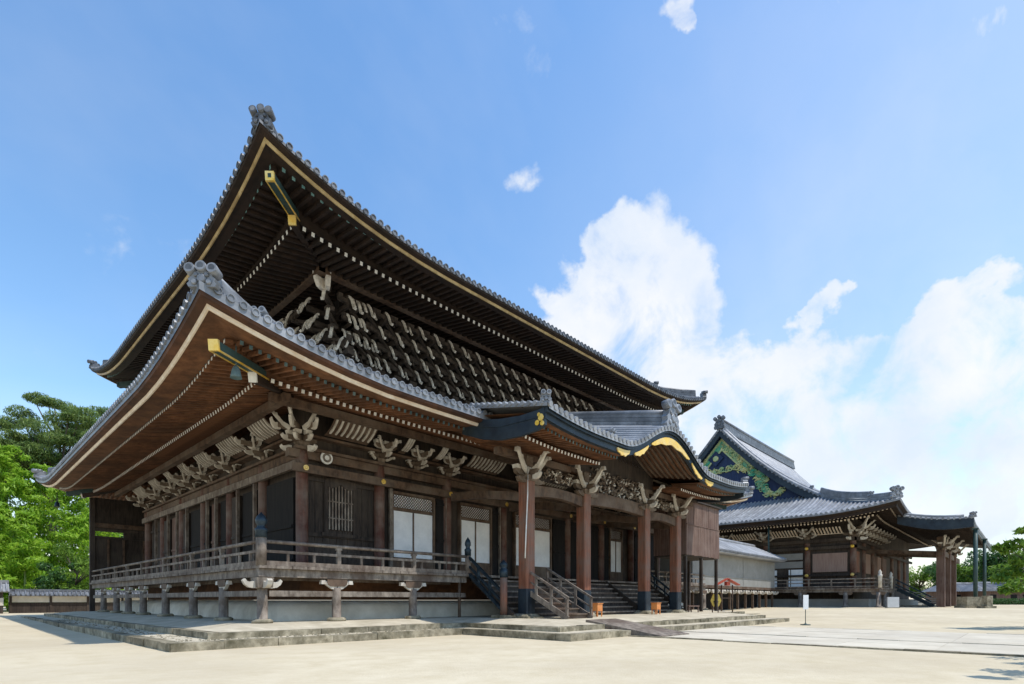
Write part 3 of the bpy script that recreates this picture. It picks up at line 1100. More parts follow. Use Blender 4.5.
mb.box(x0, x1, 2.84, 2.85, z0 + .45, z0 + .5); mb.box(x0, x1, 2.84, 2.85, z0 + 1.15, z0 + 1.2)
part('window_bar', mb, ['grey'], win)
# folded plank doors in the dark bays
for x0, x1 in ((13.45, 14.05), (18.7, 19.85), (20.4, 21.9), (21.95, 23.5), (24.1, 24.75), (9.6, 10.1), (28.2, 29.6), (29.65, 31.1)):
    mb = MB()
    mb.box(x0, x1, 2.76, 2.88, 1.95, 5.7)
    mb.box(x0 + .02, x1 - .02, 2.70, 2.765, 2.05, 2.2); mb.box(x0 + .02, x1 - .02, 2.70, 2.765, 3.6, 3.74); mb.box(x0 + .02, x1 - .02, 2.70, 2.765, 5.4, 5.54)
    part('door', mb, ['void'], hall)
for x, w in ((6.92, .15), (10.17, .10), (13.95, .10)):
    mb = MB(); mb.box(x - w / 2, x + w / 2, 2.62, 2.74, 1.92, 5.8); part('jamb_post', mb, ['grey'], hall)
# west side: pale posts and shuttered bays
for y in (18.3, 16.5, 13.1, 11.8, 8.9, 6.9, 20.1, 22.8):
    mb = MB()
    mb.box(2.50, 2.63, y - .07, y + .07, 1.92, 5.97)
    part('jamb_post', mb, ['grey'], hall)
for y0, y1, mt in ((7.1, 8.7, 'void'), (9.1, 10.1, 'wall'), (10.7, 11.6, 'void'), (12.0, 12.9, 'plank'), (13.3, 14.0, 'void'), (14.5, 16.3, 'void'), (16.7, 17.7, 'wall'), (18.5, 19.9, 'plank'), (20.3, 21.6, 'wall'), (3.4, 6.0, 'void')):
    mb = MB()
    mb.box(2.72, 2.86, y0, y1, 1.95, 5.75)
    mb.box(2.66, 2.725, y0 + .05, y1 - .05, 3.7, 3.82); mb.box(2.66, 2.725, y0 + .05, y1 - .05, 2.3, 2.42)
    part('door', mb, [mt], hall)

# ---- lower brackets, ribs and purlin
def lower_bracket_mesh():
    mb = MB()
    mb.cbox(0, 0, 0, .40, .40, .22, 0, 1.25)
    curved_arm(mb, 1.25, .18, .24, .22, 0, 0)
    curved_arm(mb, 1.3, .18, .24, .221, -.05, 0, False)
    for xx in (-.5, 0, .5):
        mb.cbox(xx, 0, .46, .25, .25, .16, 1 if xx else 0, 1.25)
    mb.cbox(0, -.55, .46, .25, .25, .16, 1, 1.25)
    curved_arm(mb, 1.35, .16, .22, .63, -.55, 0, mi_e=1)
    for xx in (-.55, 0, .55):
        mb.cbox(xx, -.55, .85, .22, .24, .15, 1, 1.25)
    mb.box(-.09, .09, -1.25, .2, .63, .85, 0)
    nose(mb, (0, -.62, .22), (0, -1, 0), .45, .13, .36, 1, .1)
    nose(mb, (0, -1.1, .60), (0, -1, 0), .42, .13, .42, 1, .35)
    for sx in (-1, 1):
        antler(mb, (sx * .12, -.62, .50), (sx * .9, -.5, 0), .62, .55, .11, 1)
        antler(mb, (sx * .35, -.12, .12), (sx * .9, -.45, 0), .42, .22, .10, 1)
    return mb.mesh('bracket_set', ['bracket', 'pale'])


def lower_corner_mesh():
    mb = MB()
    mb.cbox(0, 0, 0, .46, .46, .24, 0, 1.25)
    curved_arm(mb, 1.5, .18, .24, .22, 0, 0)
    curved_arm(mb, 1.5, .18, .24, .221, 0, 0, False)
    for d in ((-1, 0, 0), (0, -1, 0), (-.71, -.71, 0)):
        d = Vector(d)
        mb.beam(d * .1 + Vector((0, 0, .24)), d * .75 + Vector((0, 0, .24)), .18, .22, 0)
        nose(mb, d * .55 + Vector((0, 0, .2)), d, .52, .15, .40, 1, .15)
        mb.beam(Vector((0, 0, .66)), d * 1.25 + Vector((0, 0, .66)), .18, .22, 0)
        mb.cbox(d.x * .62, d.y * .62, .47, .27, .27, .17, 1, 1.25)
        nose(mb, d * 1.1 + Vector((0, 0, .60)), d, .50, .14, .46, 1, .5)
    for d in ((-1, .25, 0), (.25, -1, 0)):
        d = Vector(d).normalized()
        nose(mb, d * .5 + Vector((0, 0, -.25)), d, .55, .17, .42, 1, .1)
    antler(mb, (-.25, -.75, .60), (.35, -1, 0), .95, .85, .14, 1)
    antler(mb, (-.75, -.25, .60), (-1, .35, 0), .95, .85, .14, 1)
    antler(mb, (-.8, -.8, .75), (-1, -1, 0), .75, .75, .14, 1)
    return mb.mesh('bracket_set', ['bracket', 'pale'])


LB, LBC = lower_bracket_mesh(), lower_corner_mesh()
part('bracket_set', LBC, None, hall, (2.81, 2.81, 6.87), scale=(.80, .80, .88))
for x in FX[1:3] + FX[5:]:
    part('bracket_set', LB, None, hall, (x, 2.81, 6.87), scale=(.80, .90, .88))
for x in (8.35, 25.8, 29.6):
    part('bracket_set', LB, None, hall, (x, 2.81, 6.87), scale=(.72, .88, .86))
LBY = (6.2, 9.9, 13.1, 15.8, 18.4, 21.6, 25.4)
for y in LBY:
    part('bracket_set', LB, None, hall, (2.81, y, 6.87), -math.pi / 2, scale=(.78, .90, .88))
mb = MB()
mb.beam((.9, 1.35, 7.88), (33.5, 1.35, 7.88), .26, .28)
mb.beam((1.35, .9, 7.881), (1.35, 27.5, 7.881), .26, .28)
part('eave_purlin', mb, ['wood'], hall)
mb = MB()
mb.box(3.0, 31.4, 2.58, 2.94, 7.32, 7.42); mb.box(2.58, 2.94, 3.0, 25.5, 7.321, 7.421)
part('wall_plate', mb, ['wood'], hall)
# curved cove ribs between the brackets
def ribs(p0, p1, front):
    mb = MB()
    n = max(3, int(abs(p1 - p0) / .235))
    for i in range(n):
        q = p0 + (p1 - p0) * (i + .5) / n
        pr = [(2.26, 7.50), (2.02, 7.60), (1.80, 7.75), (1.62, 7.94)]
        for (a, za), (b, zb_) in zip(pr, pr[1:]):
            if front:
                mb.beam((q, b, zb_), (q, a, za), .075, .07)
            else:
                mb.beam((b, q, zb_), (a, q, za), .075, .07)
    if front:
        mb.sheet([[(p0, a, z + .09), (p1, a, z + .09)] for a, z in ((2.55, 7.38), (2.28, 7.46), (2.02, 7.58), (1.80, 7.74), (1.48, 8.05))], 1, False)
    else:
        mb.sheet([[(a, p0, z + .09), (a, p1, z + .09)] for a, z in ((2.55, 7.38), (2.28, 7.46), (2.02, 7.58), (1.80, 7.74), (1.48, 8.05))], 1, False)
    part('cove_rib', mb, ['pale', 'wood'], hall)
fr = [2.81, 6.40, 8.35, 10.3, 14.3, 20.1, 23.85, 25.8, 27.7, 29.6, 31.5]
for a, b in zip(fr, fr[1:]):
    ribs(a + .80, b - .80, True)
ly = (2.81,) + LBY
for a, b in zip(ly, ly[1:]):
    ribs(a + .80, b - .80, False)

# ---- veranda
mb = MB()
for i in range(124):      # floor planks laid square to the wall
    x = i * .2775
    mb.box(x + .004, x + .272, -.04 + random.uniform(-.015, .015), 2.9, 1.80, 1.90 + random.uniform(-.006, .006))
y = 2.91
while y < 28.35:
    mb.box(-.04 + random.uniform(-.015, .015), 2.9, y + .004, y + .272, 1.80, 1.90 + random.uniform(-.006, .006))
    y += .2775
part('veranda_floor', mb, ['grey'], hall)
mb = MB()
for b_ in ((.02, 9.2, .08, .30, 1.52, 1.795), (25.2, 34.3, .08, .30, 1.52, 1.795), (.08, .30, .31, 28.4, 1.521, 1.796), (.4, 9.2, .14, .22, .86, 1.06), (.14, .22, .4, 28.3, .861, 1.061),
           (.4, 9.2, 1.2, 1.35, 1.45, 1.79), (1.2, 1.35, 1.36, 28.3, 1.451, 1.791)):
    mb = MB(); mb.box(*b_); part('veranda_beam', mb, ['grey'], hall)
pm = MB()
pm.lathe((0, 0, -.03), [(.33, 0), (.33, .06), (.26, .11), (.17, .12), (.165, .7), (.155, 1.22)], 14, 0)
pme = pm.mesh('veranda_post', ['grey'])
pm2 = MB()
pm2.lathe((0, 0, 0), [(.34, -.03), (.34, .05), (.26, .10)], 12, 0)
stm = pm2.mesh('base_stone', ['stone'])
pa = MB()
curved_arm(pa, .80, .17, .26, 1.24, 0, 1)
for sx in (-1, 1):
    antler(pa, (sx * .05, 0, 1.10), (sx, 0, 0), .50, .28, .13, 0)
pam = pa.mesh('bracket_arm', ['pale', 'wood'])
pc = MB()
for d in ((-1, 0, 0), (0, -1, 0), (1, 0, 0), (0, 1, 0)):
    nose(pc, Vector(d) * .1 + Vector((0, 0, 1.15)), d, .55, .16, .36, 0, .3)
pc.cbox(0, 0, 1.15, .5, .5, .34, 1, 1.1)
pcm = pc.mesh('bracket_arm', ['pale', 'grey'])
posts = [(.18, .18, 0)] + [(x, .18, 0) for x in (2.87, 6.31, 27.9, 31.2, 34.2)] + [(.18, y, 1) for y in (3.73, 7.24, 11.25, 15.28, 18.46, 21.37, 25.0)]
for i, (x, y, lf) in enumerate(posts):
    p = part('veranda_post', pme, None, hall, (x, y, 0), random.uniform(0, 6))
    rz = -p.rotation_euler.z
    part('base_stone', stm, None, p, (x, y, 0))
    part('bracket_arm', pcm if i == 0 else pam, None, p, (x, y, 0), rz + (math.pi / 2 if lf else 0))
mb = MB()
mb.tube([(8.88, .2, -.03), (8.88, .2, 1.8)], .07, 8)
part('prop_post', mb, ['wood'], hall)
mb = MB()     # tall post at the far west corner
mb.box(-.02, .26, 28.2, 28.48, -.03, 7.75)
part('corner_post', mb, ['wall'], hall)
mb = MB()
mb.box(.27, 4.2, 28.3, 28.4, 1.9, 5.02); mb.box(.27, 4.2, 28.24, 28.42, 5.03, 5.16); mb.box(.27, 4.2, 28.24, 28.42, 5.50, 5.72); mb.box(1.9, 4.2, 28.3, 28.4, 5.17, 5.49); mb.box(.27, 4.2, 28.3, 28.4, 5.73, 7.8)
part('end_screen', mb, ['wall'], hall)
for x in (1.0, 1.9, 3.1):
    mb = MB(); mb.box(x - .06, x + .06, 28.18, 28.29, 1.92, 5.0); part('jamb_post', mb, ['wood'], hall)
mb = MB(); mb.box(.27, 4.2, 28.12, 28.23, 5.74, 6.05); part('tie_beam', mb, ['wood'], hall)
# plaster podium under the veranda with rolled edge
mb = MB()
mb.profile = None
prof = [(0, -.04), (.02, .25), (.10, .48), (.25, .62), (.5, .70), (1.5, .73)]
x0, x1, y0, y1 = 1.15, 33.2, 1.25, 27.2
ring = []
for a, z in prof:
    ring.append([(x0 + a, y1 - a, z), (x0 + a, y0 + a, z), (x1 - a, y0 + a, z), (x1 - a, y1 - a, z)])
mb.sheet(ring, 0, True)
part('podium', mb, ['plaster'], hall)
mb = MB()
mb.box(2.7, 31.7, 2.75, 2.95, .74, 1.79); mb.box(2.75, 2.95, 2.96, 25.6, .741, 1.791)
part('underfloor_wall', mb, ['soffit'], hall)


def railing(a, b, posts, name='railing'):
    a, b = Vector((*a, 0)), Vector((*b, 0))
    d = (b - a).normalized()
    mb = MB()
    mb.tube([a + Vector((0, 0, 2.70)), b + Vector((0, 0, 2.70))], .065, 8)
    mb.beam(a + Vector((0, 0, 2.33)), b + Vector((0, 0, 2.33)), .10, .09)
    mb.beam(a + Vector((0, 0, 1.905)), b + Vector((0, 0, 1.905)), .17, .15)
    L_ = (b - a).length
    for t in posts:
        p = a + d * t
        mb.beam(p - d * .07 + Vector((0, 0, 2.0)), p + d * .07 + Vector((0, 0, 2.0)), .13, .62)
        mb.beam(p - d * .11 + Vector((0, 0, 2.56)), p + d * .11 + Vector((0, 0, 2.56)), .15, .09)
    t = .9
    while t < L_:
        p = a + d * t
        mb.beam(p - d * .04 + Vector((0, 0, 2.0)), p + d * .04 + Vector((0, 0, 2.0)), .08, .33)
        t += .95
    return part(name, mb, ['grey'], hall)


def finial_post(x, y, z0, z1, r, name='rail_post'):
    mb = MB()
    mb.lathe((x, y, z0), [(r, 0), (r, z1 - z0), (r * .8, z1 - z0 + .01)], 12)
    p = part(name, mb, ['grey'], hall)
    mb = MB()
    mb.lathe((x, y, z1), [(r * 1.12, 0), (r * 1.12, .20), (r * 1.2, .22), (r * 1.2, .28), (r * .8, .33), (r * .75, .40), (r * 1.05, .48), (r * 1.1, .58), (r * .8, .70), (r * .25, .80), (.01, .84)], 14)
    part('finial', mb, ['bronze'], p)
railing((.12, .12), (9.3, .12), (2.8, 6.2))
railing((.12, .12), (.12, 28.2), (3.6, 7.1, 11.1, 15.1, 18.3, 21.2, 24.9))
railing((25.1, .12), (34.2, .12), (2.8, 6.2))
finial_post(.12, .12, 1.9, 2.82, .17)
for x in (9.32, 25.08):
    finial_post(x, .12, 1.9, 2.75, .13)

# ---- broad porch stairs with sloping rails
mb = MB()
for i in range(7):
    z = 1.86 - (i + 1) * .255
    y0 = -.02 - (i + 1) * .33
    mb.box(9.5, 24.9, y0, y0 + .40, z + .0, z + .075, 0)
    mb.box(9.5, 24.9, y0 + .05, y0 + .09, z - .18, z - .001, 1)
for x in (9.45, 14.3, 20.1, 24.95):
    mb.beam((x, .0, 1.62), (x, -2.45, -.04), .12, .30, 1)
part('staircase', mb, ['grey', 'wall'], hall)
for x in (9.32, 25.08):
    mb = MB()
    for dz, w, h in ((2.62, .11, .11), (2.22, .09, .09), (1.86, .14, .12)):
        mb.beam((x, .05, dz), (x, -2.05, dz - 1.60), w, h)
    for t in (.3, .65):
        mb.box(x - .05, x + .05, .05 - 2.1 * t - .05, .05 - 2.1 * t + .05, 1.9 - 1.6 * t, 2.64 - 1.6 * t)
    part('stair_rail', mb, ['bronze'], hall)
    mb = MB()
    mb.lathe((x, -2.15, -.03), [(.16, 0), (.16, 1.72), (.13, 1.73)], 12)
    p = part('newel_post', mb, ['porch_red'], hall)
    mb = MB()
    mb.lathe((x, -2.15, 1.70), [(.18, 0), (.18, .34), (.15, .36), (.14, .42), (.18, .5), (.17, .6), (.05, .72), (.01, .74)], 12)
    part('finial', mb, ['bronze'], p)
    mb = MB()
    mb.box(x - .38, x + .38, -2.53, -1.77, -.04, .10)
    part('base_stone', mb, ['stone'], p)

# ---- porch columns, beams, brackets
PX = [10.25, 14.4, 20.15, 23.9]
PY = -2.63
cm = MB()
a = .27
ch = .05
oct_ = [(-a, -a + ch), (-a + ch, -a), (a - ch, -a), (a, -a + ch), (a, a - ch), (a - ch, a), (-a + ch, a), (-a, a - ch)]
cm.prism(oct_, lambda p, q: (p, q, 1.18), lambda p, q: (p, q, 5.85))
pcol = cm.mesh('porch_column', ['porch_red'])
cm = MB()
a2 = 1.045
cm.prism(oct_, lambda p, q: (p * a2, q * a2, .14), lambda p, q: (p * a2, q * a2, 1.22))
pshoe = cm.mesh('metal_shoe', ['navy'])
cm = MB()
cm.cbox(0, 0, -.05, 1.05, 1.05, .10, 0, .96)
cm.cbox(0, 0, .05, .86, .86, .10, 0, .75)
pbase = cm.mesh('base_stone', ['stone'])


def porch_bracket_mesh():
    mb = MB()
    mb.cbox(0, 0, 0, .58, .58, .22, 0, 1.2)
    curved_arm(mb, 1.5, .2, .24, .22, 0, 0, mi_e=0)
    for xx in (-.6, 0, .6):
        mb.cbox(xx, 0, .46, .27, .27, .16, 1, 1.2)
    curved_arm(mb, 1.1, .18, .24, .221, -.1, 0, False)
    nose(mb, (0, -.40, .05), (0, -1, 0), .42, .16, .42, 1, .2)
    antler(mb, (0, -.45, .35), (0, -1, 0), .70, .75, .15, 1)
    for sx in (-1, 1):
        antler(mb, (sx * .22, -.22, .28), (sx, -.22, 0), .80, .85, .15, 1)
        nose(mb, (sx * .25, -.15, -.10), (sx, -.15, 0), .62, .16, .40, 0, .0)
    mb.box(-.2, .2, -.2, .25, .60, 1.05, 0)
    return mb.mesh('bracket_set', ['bracket', 'pale'])


PBm = porch_bracket_mesh()
for x in PX:
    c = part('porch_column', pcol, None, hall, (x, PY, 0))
    part('metal_shoe', pshoe, None, c, (x, PY, 0))
    part('base_stone', pbase, None, c, (x, PY, 0))
    part('bracket_set', PBm, None, hall, (x, PY, 5.86))
    mb = MB()      # curved tie beam back to the hall
    pts = [Vector((x, PY + .3 + (2.55 - PY - .6) * t, 5.15 + .55 * math.sin(math.pi * t * .5) - .1)) for t in (0, .2, .4, .6, .8, 1)]
    for p, q in zip(pts, pts[1:]):
        mb.beam(p, q, .26, .36)
    part('porch_tie_beam', mb, ['wood'], hall)
mb = MB()
def arched(mb, x0, x1, z0, z1, rise, y, w, mi=0):
    n = 12
    low = [(x0 + (x1 - x0) * i / n, z0 + rise * math.sin(math.pi * i / n)) for i in range(n + 1)]
    top = [(x1 - (x1 - x0) * i / n, z1 + rise * .55 * math.sin(math.pi * i / n)) for i in range(n + 1)]
    mb.prism(low + top, lambda p, q: (p, y - w / 2, q), lambda p, q: (p, y + w / 2, q), mi)
arched(mb, PX[0] + .26, PX[1] - .26, 5.22, 5.72, .16, PY, .3)
arched(mb, PX[2] + .26, PX[3] - .26, 5.22, 5.72, .16, PY, .3)
arched(mb, PX[1] + .26, PX[2] - .26, 5.40, 6.05, .10, PY, .34)
part('porch_beam', mb, ['wood'], hall)
mb = MB()
mb.box(8.4, 13.2, PY - .15, PY + .15, 6.72, 7.0); mb.box(21.2, 26.0, PY - .15, PY + .15, 6.72, 7.0)
mb.box(13.3, 21.1, PY + .0, PY + .10, 6.85, 7.05)
part('porch_purlin', mb, ['wood'], hall)
# carved openwork panel in the middle bay
for x0, x1, zr, n in ((11.4, 13.4, .42, 60), (14.75, 19.85, 1.05, 240), (21.0, 23.1, .42, 60)):
    mb = MB()
    for i in range(n):
        x = random.uniform(x0, x1)
        z = 6.14 + random.random() * zr
        r = random.uniform(.06, .17)
        a0 = random.uniform(0, 6.28)
        pts = [Vector((x + math.cos(a0 + k * .9) * r * (1 - k * .14), PY - .05 + random.uniform(-.1, .06), z + math.sin(a0 + k * .9) * r * (1 - k * .14))) for k in range(5)]
        mb.tube(pts, [.035, .05, .045, .03, .012], 5, random.choice((0, 0, 0, 1)))
    mb.box(x0 - .1, x1 + .1, PY + .12, PY + .18, 6.10, 6.14 + zr, 2)
    part('carved_panel', mb, ['bracket', 'pale', 'wall'], hall)

# ---- porch roof with its undulating gable
KX0, KX1, KY = 7.75, 26.65, -5.8
def kf(x):
    """height of the porch eave line"""
    t = abs(x - CX) / 4.35
    b = 1.52 * .5 * (1 + math.cos(math.pi * min(1, t)))
    m = min(x - KX0, KX1 - x)
    return 7.36 + b + .28 * max(0, 1 - m / 3.5) ** 2
def ks(x, y):
    return kf(x) + .14 + .22 * (y - KY) + .012 * max(0, y - KY) ** 2 * 0
kx = [KX0 + (KX1 - KX0) * i / 96 for i in range(97)]
def ky_end(x):
    t = max(0.0, 1 - abs(x - CX) / 4.35)
    return -1.2 + 3.4 * t
mb = MB()
mb.sheet([[(x, KY - .16 + (ky_end(x) - KY + .16) * j / 10, ks(x, KY - .16 + (ky_end(x) - KY + .16) * j / 10)) for x in kx] for j in range(11)], 0, True)
mb.sheet([[(x, KY - .16, ks(x, KY - .16) - .15) for x in kx], [(x, KY - .16, ks(x, KY - .16)) for x in kx]], 0, False)
nk = 62
for i in range(nk + 1):
    x = KX0 + .05 + (KX1 - KX0 - .1) * i / nk
    sl = math.atan((kf(min(x + .05, KX1)) - kf(max(x - .05, KX0))) / .1)
    ex = Vector((math.cos(sl), 0, math.sin(sl))); nz = Vector((-math.sin(sl), 0, math.cos(sl)))
    rows = []
    for j in range(8):
        y = KY - .2 + (ky_end(x) - KY + .2) * j / 7
        c = Vector((x, y, ks(x, y)))
        rows.append([c + ex * (.088 * math.cos(q)) + nz * (.1 * math.sin(q)) for q in (0, math.pi * .25, math.pi * .5, math.pi * .75, math.pi)])
    mb.sheet(rows, 0, True, True)
    c = Vector((x, KY - .21, ks(x, KY - .2) + .02))
    mb.tube([c, c + Vector((0, .1, .02))], .10, 10, 0, sm=False)
for side, xx in ((-1, KX0), (1, KX1)):       # verge rolls along the two sides
    for j in range(13):
        y = KY + .1 + j * .31
        c = Vector((xx + side * .16, y, ks(xx, y) + .02))
        mb.tube([c, c - Vector((side * .5, 0, -.03))], .09, 10, 0, sm=False)
    mb.sheet([[(xx + side * .12, KY - .16, ks(xx, KY) - .13), (xx + side * .12, -1.3, ks(xx, -1.3) - .13)], [(xx + side * .12, KY - .16, ks(xx, KY)), (xx + side * .12, -1.3, ks(xx, -1.3))],
              [(xx, KY - .16, ks(xx, KY)), (xx, -1.3, ks(xx, -1.3))]], 0, False)
porch = part('porch_roof', mb, ['tile2'], hall)
# thick curved bargeboard
def band(mb, xs, top, bot, y0, y1, mi=0):
    A = [(x, y0, top(x)) for x in xs]; B = [(x, y0, bot(x)) for x in xs]
    C_ = [(x, y1, bot(x)) for x in xs]; D = [(x, y1, top(x)) for x in xs]
    mb.sheet([A, B, C_, D, A], mi, False)
    for k in (0, -1):
        b = mb.add([A[k], B[k], C_[k], D[k]])
        mb.face((b, b + 1, b + 2, b + 3), mi)
mb = MB()
band(mb, kx, lambda x: kf(x) + .10, lambda x: kf(x) - .14, KY - .08, KY + .22)
band(mb, kx, lambda x: kf(x) - .141, lambda x: kf(x) - .36 - .12 * math.exp(-((x - CX) / 3.2) ** 2), KY + .02, KY + .20)
part('bargeboard', mb, ['navy'], porch)
# worn gilding on the board under the curve
mb = MB()
def gild(x0, x1, t0, t1):
    xx = [x0 + (x1 - x0) * i / 14 for i in range(15)]
    n_ = lambda x: max(.02, math.sin(math.pi * (x - x0) / (x1 - x0))) ** .45 * (1 + .12 * math.sin(22 * (x - x0) / (x1 - x0)))
    band(mb, xx, lambda x: kf(x) - t0, lambda x: kf(x) - t0 - (t1 - t0) * n_(x), KY - .035, KY + .015)
for x0, x1, t0, t1 in ((15.3, 19.1, .33, .68), (13.8, 15.0, .33, .56), (19.4, 20.6, .33, .56), (12.4, 13.4, .20, .46), (21.0, 22.0, .20, .46)):
    gild(x0, x1, t0, t1)
gx = [13.7 + 7.0 * i / 40 for i in range(41)]
part('gilt_trim', mb, ['gold_worn'], porch)
# soffit and arched ribs
mb = MB()
mb.sheet([[(x, KY + .2 + (3.3) * j / 5, kf(x) - .12 + .20 * (3.3) * j / 5) for x in kx] for j in range(6)], 0, False, True)
part('soffit', mb, ['soffit'], porch)
mb = MB()
rx = [13.5 + 7.4 * i / 30 for i in range(31)]
for j in range(9):
    y = KY + .45 + j * .33
    band(mb, rx, lambda x: kf(x) - .13 + .2 * (y - KY - .2), lambda x: kf(x) - .27 + .2 * (y - KY - .2), y - .05, y + .05)
part('arched_rib', mb, ['wood'], porch)
mb = MB()
tx = [13.2 + 8.0 * i / 30 for i in range(31)]
band(mb, tx, lambda x: kf(x) + .4, lambda x: 6.95, PY + .02, PY + .1)
part('tympanum', mb, ['wall'], porch)
mb = MB()
for x0, x1 in ((8.05, 13.2), (21.2, 26.35)):
    n = int((x1 - x0) / .215)
    for i in range(n + 1):
        x = x0 + (x1 - x0) * i / n
        lf = kf(x) - 7.36
        lf = min(lf, .3) if x < 12 or x > 22.4 else min(lf, .12)
        mb.beam((x, KY + .52, 6.90 + lf), (x, KY + 2.0, 7.06 + lf), .09, .11, 0, 1)
        mb.beam((x, KY + 1.45, 6.80 + lf * .7), (x, PY + 1.6, 7.40 + lf * .7), .10, .12, 0, 2)
part('rafters', mb, ['rafter', 'teal', 'white'], porch, kind='stuff')
for x0, x1 in ((7.85, 13.4), (21.0, 26.55)):
    mb = MB()
    xx = [x0 + (x1 - x0) * i / 16 for i in range(17)]
    lf = lambda x: min(kf(x) - 7.36, .3 if (x < 12 or x > 22.4) else .12)
    mb.sheet([[(x, y, z + lf(x)) for x in xx] for (y, z) in ((KY + .2, 7.0), (KY + .5, 7.02), (KY + 2.0, 7.18))], 0, False, True)
    mb.sheet([[(x, y, z + lf(x) * .7) for x in xx] for (y, z) in ((KY + 1.4, 6.925), (PY + 1.6, 7.53))], 0, False, True)
    part('soffit', mb, ['soffit'], porch)
# swept side boards
for side, xx in ((-1, KX0), (1, KX1)):
    mb = MB()
    top = [(-1.3, 8.22), (-2.4, 7.98), (-3.5, 7.76), (-4.6, 7.64), (-5.75, 7.66)]
    bot = [(-5.75, 7.06), (-5.4, 6.93), (-4.6, 6.88), (-3.5, 6.94), (-2.4, 7.20), (-1.3, 7.62)]
    mb.prism(top + bot, lambda p, q: (xx + side * .02, p, q), lambda p, q: (xx - side * .12, p, q))
    mb.prism([(-1.3, 7.98), (-3.5, 7.50), (-5.75, 7.42), (-5.75, 7.36), (-3.5, 7.44), (-1.3, 7.92)], lambda p, q: (xx + side * .05, p, q), lambda p, q: (xx + side * .015, p, q))
    part('side_bargeboard', mb, ['navy'], porch)
    mb = MB()
    for (yy, zz, r) in ((-5.6, 7.34, .13), (-5.42, 7.18, .10), (-5.66, 7.12, .09), (-5.5, 7.46, .07)):
        mb.tube([(xx + side * .055, yy, zz), (xx + side * .03, yy, zz)], r, 9)
    part('gold_fitting', mb, ['gold'], porch)
# ridge of the gable and end tiles
mb = MB()
rp = [Vector((CX, y, ks(CX, y) - .05)) for y in (-5.55, -4, -2, 0, 1.2)]
ridge(mb, rp, .55, .78, layers=4)
part('porch_ridge', mb, ['tile'], porch)
oni_e = ridge_tile_mesh('ridge_end_tile', 1.15, 1.05)
part('ridge_end_tile', oni_e, None, porch, (CX, -5.75, ks(CX, -5.75) - .05), math.pi / 2)
oni_f = ridge_tile_mesh('ridge_end_tile', .40, .34, discs=2)
for (x, y, rz) in ((KX0 + .05, KY + .05, math.pi / 4), (KX1 - .05, KY + .05, math.pi * .75), (12.6, -5.3, math.pi / 2), (21.8, -5.3, math.pi / 2)):
    part('ridge_end_tile', oni_f, None, porch, (x, y, ks(x, y)), rz)
for xx in (12.6, 21.8):
    mb = MB()
    ridge(mb, [Vector((xx, y, ks(xx, y) - .03)) for y in (-5.2, -4, -2.6, -1.3)], .34, .26, layers=2)
    part('descending_ridge', mb, ['tile'], porch)

# ================================================================== things round the near hall
# plank-clad enclosure on stilts beside the porch
enc = thing('plank_enclosure', 'red-brown vertical plank enclosure on dark stilts at the right end of the porch', 'shed', (27.8, -1.5, -.03))
mb = MB()
x = 25.35
while x < 30.3:
    w = min(random.uniform(.22, .34), 30.35 - x)
    mb.box(x + .006, x + w - .006, -2.66 + random.uniform(-.012, .012), -2.60, 3.62 + random.uniform(-.03, .02), 5.55)
    mb.box(x + .006, x + w - .006, -2.64 + random.uniform(-.012, .012), -2.59, 5.60, 7.05)
    x += w
y = -2.6
while y < -.5:
    mb.box(25.33, 25.38, y + .006, y + .274, 3.64, 7.05); mb.box(30.32, 30.37, y + .006, y + .274, 3.64, 7.05)
    y += .28
mb.box(25.36, 30.34, -2.69, -2.58, 5.551, 5.599)
part('planks', mb, ['plank'], enc)
mb = MB()
mb.box(25.2, 30.5, -2.8, -.3, 7.06, 7.16); part('lid', mb, ['wall'], enc)
mb = MB(); mb.box(25.36, 30.34, -2.58, -.4, 3.56, 3.66); part('floor', mb, ['wall'], enc)
pm = MB()
pm.box(-.09, .09, -.09, .09, 0, 3.56)
stilt = pm.mesh('stilt', ['wall'])
for x in (25.5, 27.8, 30.2):
    part('stilt', stilt, None, enc, (x, -2.5, -.03)); part('stilt', stilt, None, enc, (x, -.5, -.03))

# visitor steps with handrails
vs = thing('handrail_stair', 'small grey timber stair with two sloping handrails between the first two porch columns', 'stair', (11.05, -3.6, -.17))
mb = MB()
for i in range(6):
    z = -.04 + (i + 1) * .22
    y = -4.75 + i * .42
    mb.box(10.3, 11.8, y, y + .46, z - .06, z)
    mb.box(10.32, 11.78, y + .06, y + .10, z - .22, z - .061)
part('treads', mb, ['wood'], vs)
for xx in (10.22, 11.88):
    mb = MB()
    mb.beam((xx, -4.9, .78), (xx, -2.35, 2.15), .08, .09)
    mb.beam((xx, -4.9, .38), (xx, -2.35, 1.75), .05, .06)
    mb.beam((xx, -4.85, -.12), (xx, -2.3, 1.2), .08, .22)
    for t in (0, .33, .66, .97):
        y = -4.85 + 2.5 * t
        mb.box(xx - .045, xx + .045, y - .045, y + .045, (-.15 if t == 0 else -.1 + 1.37 * t), .80 + 1.37 * t)
    part('handrail', mb, ['grey'], vs)

mb = MB()
mb.hexa([(9.9, -9.2, -.56), (12.0, -9.2, -.56), (12.0, -6.0, -.56), (9.9, -6.0, -.56), (9.9, -9.2, -.50), (12.0, -9.2, -.50), (12.0, -6.0, -.02), (9.9, -6.0, -.02)])
solo('wooden_ramp', mb, ['grey'], 'low sloping plank ramp laid from the sand up to the porch platform', 'ramp', (11, -7.5, -.56))

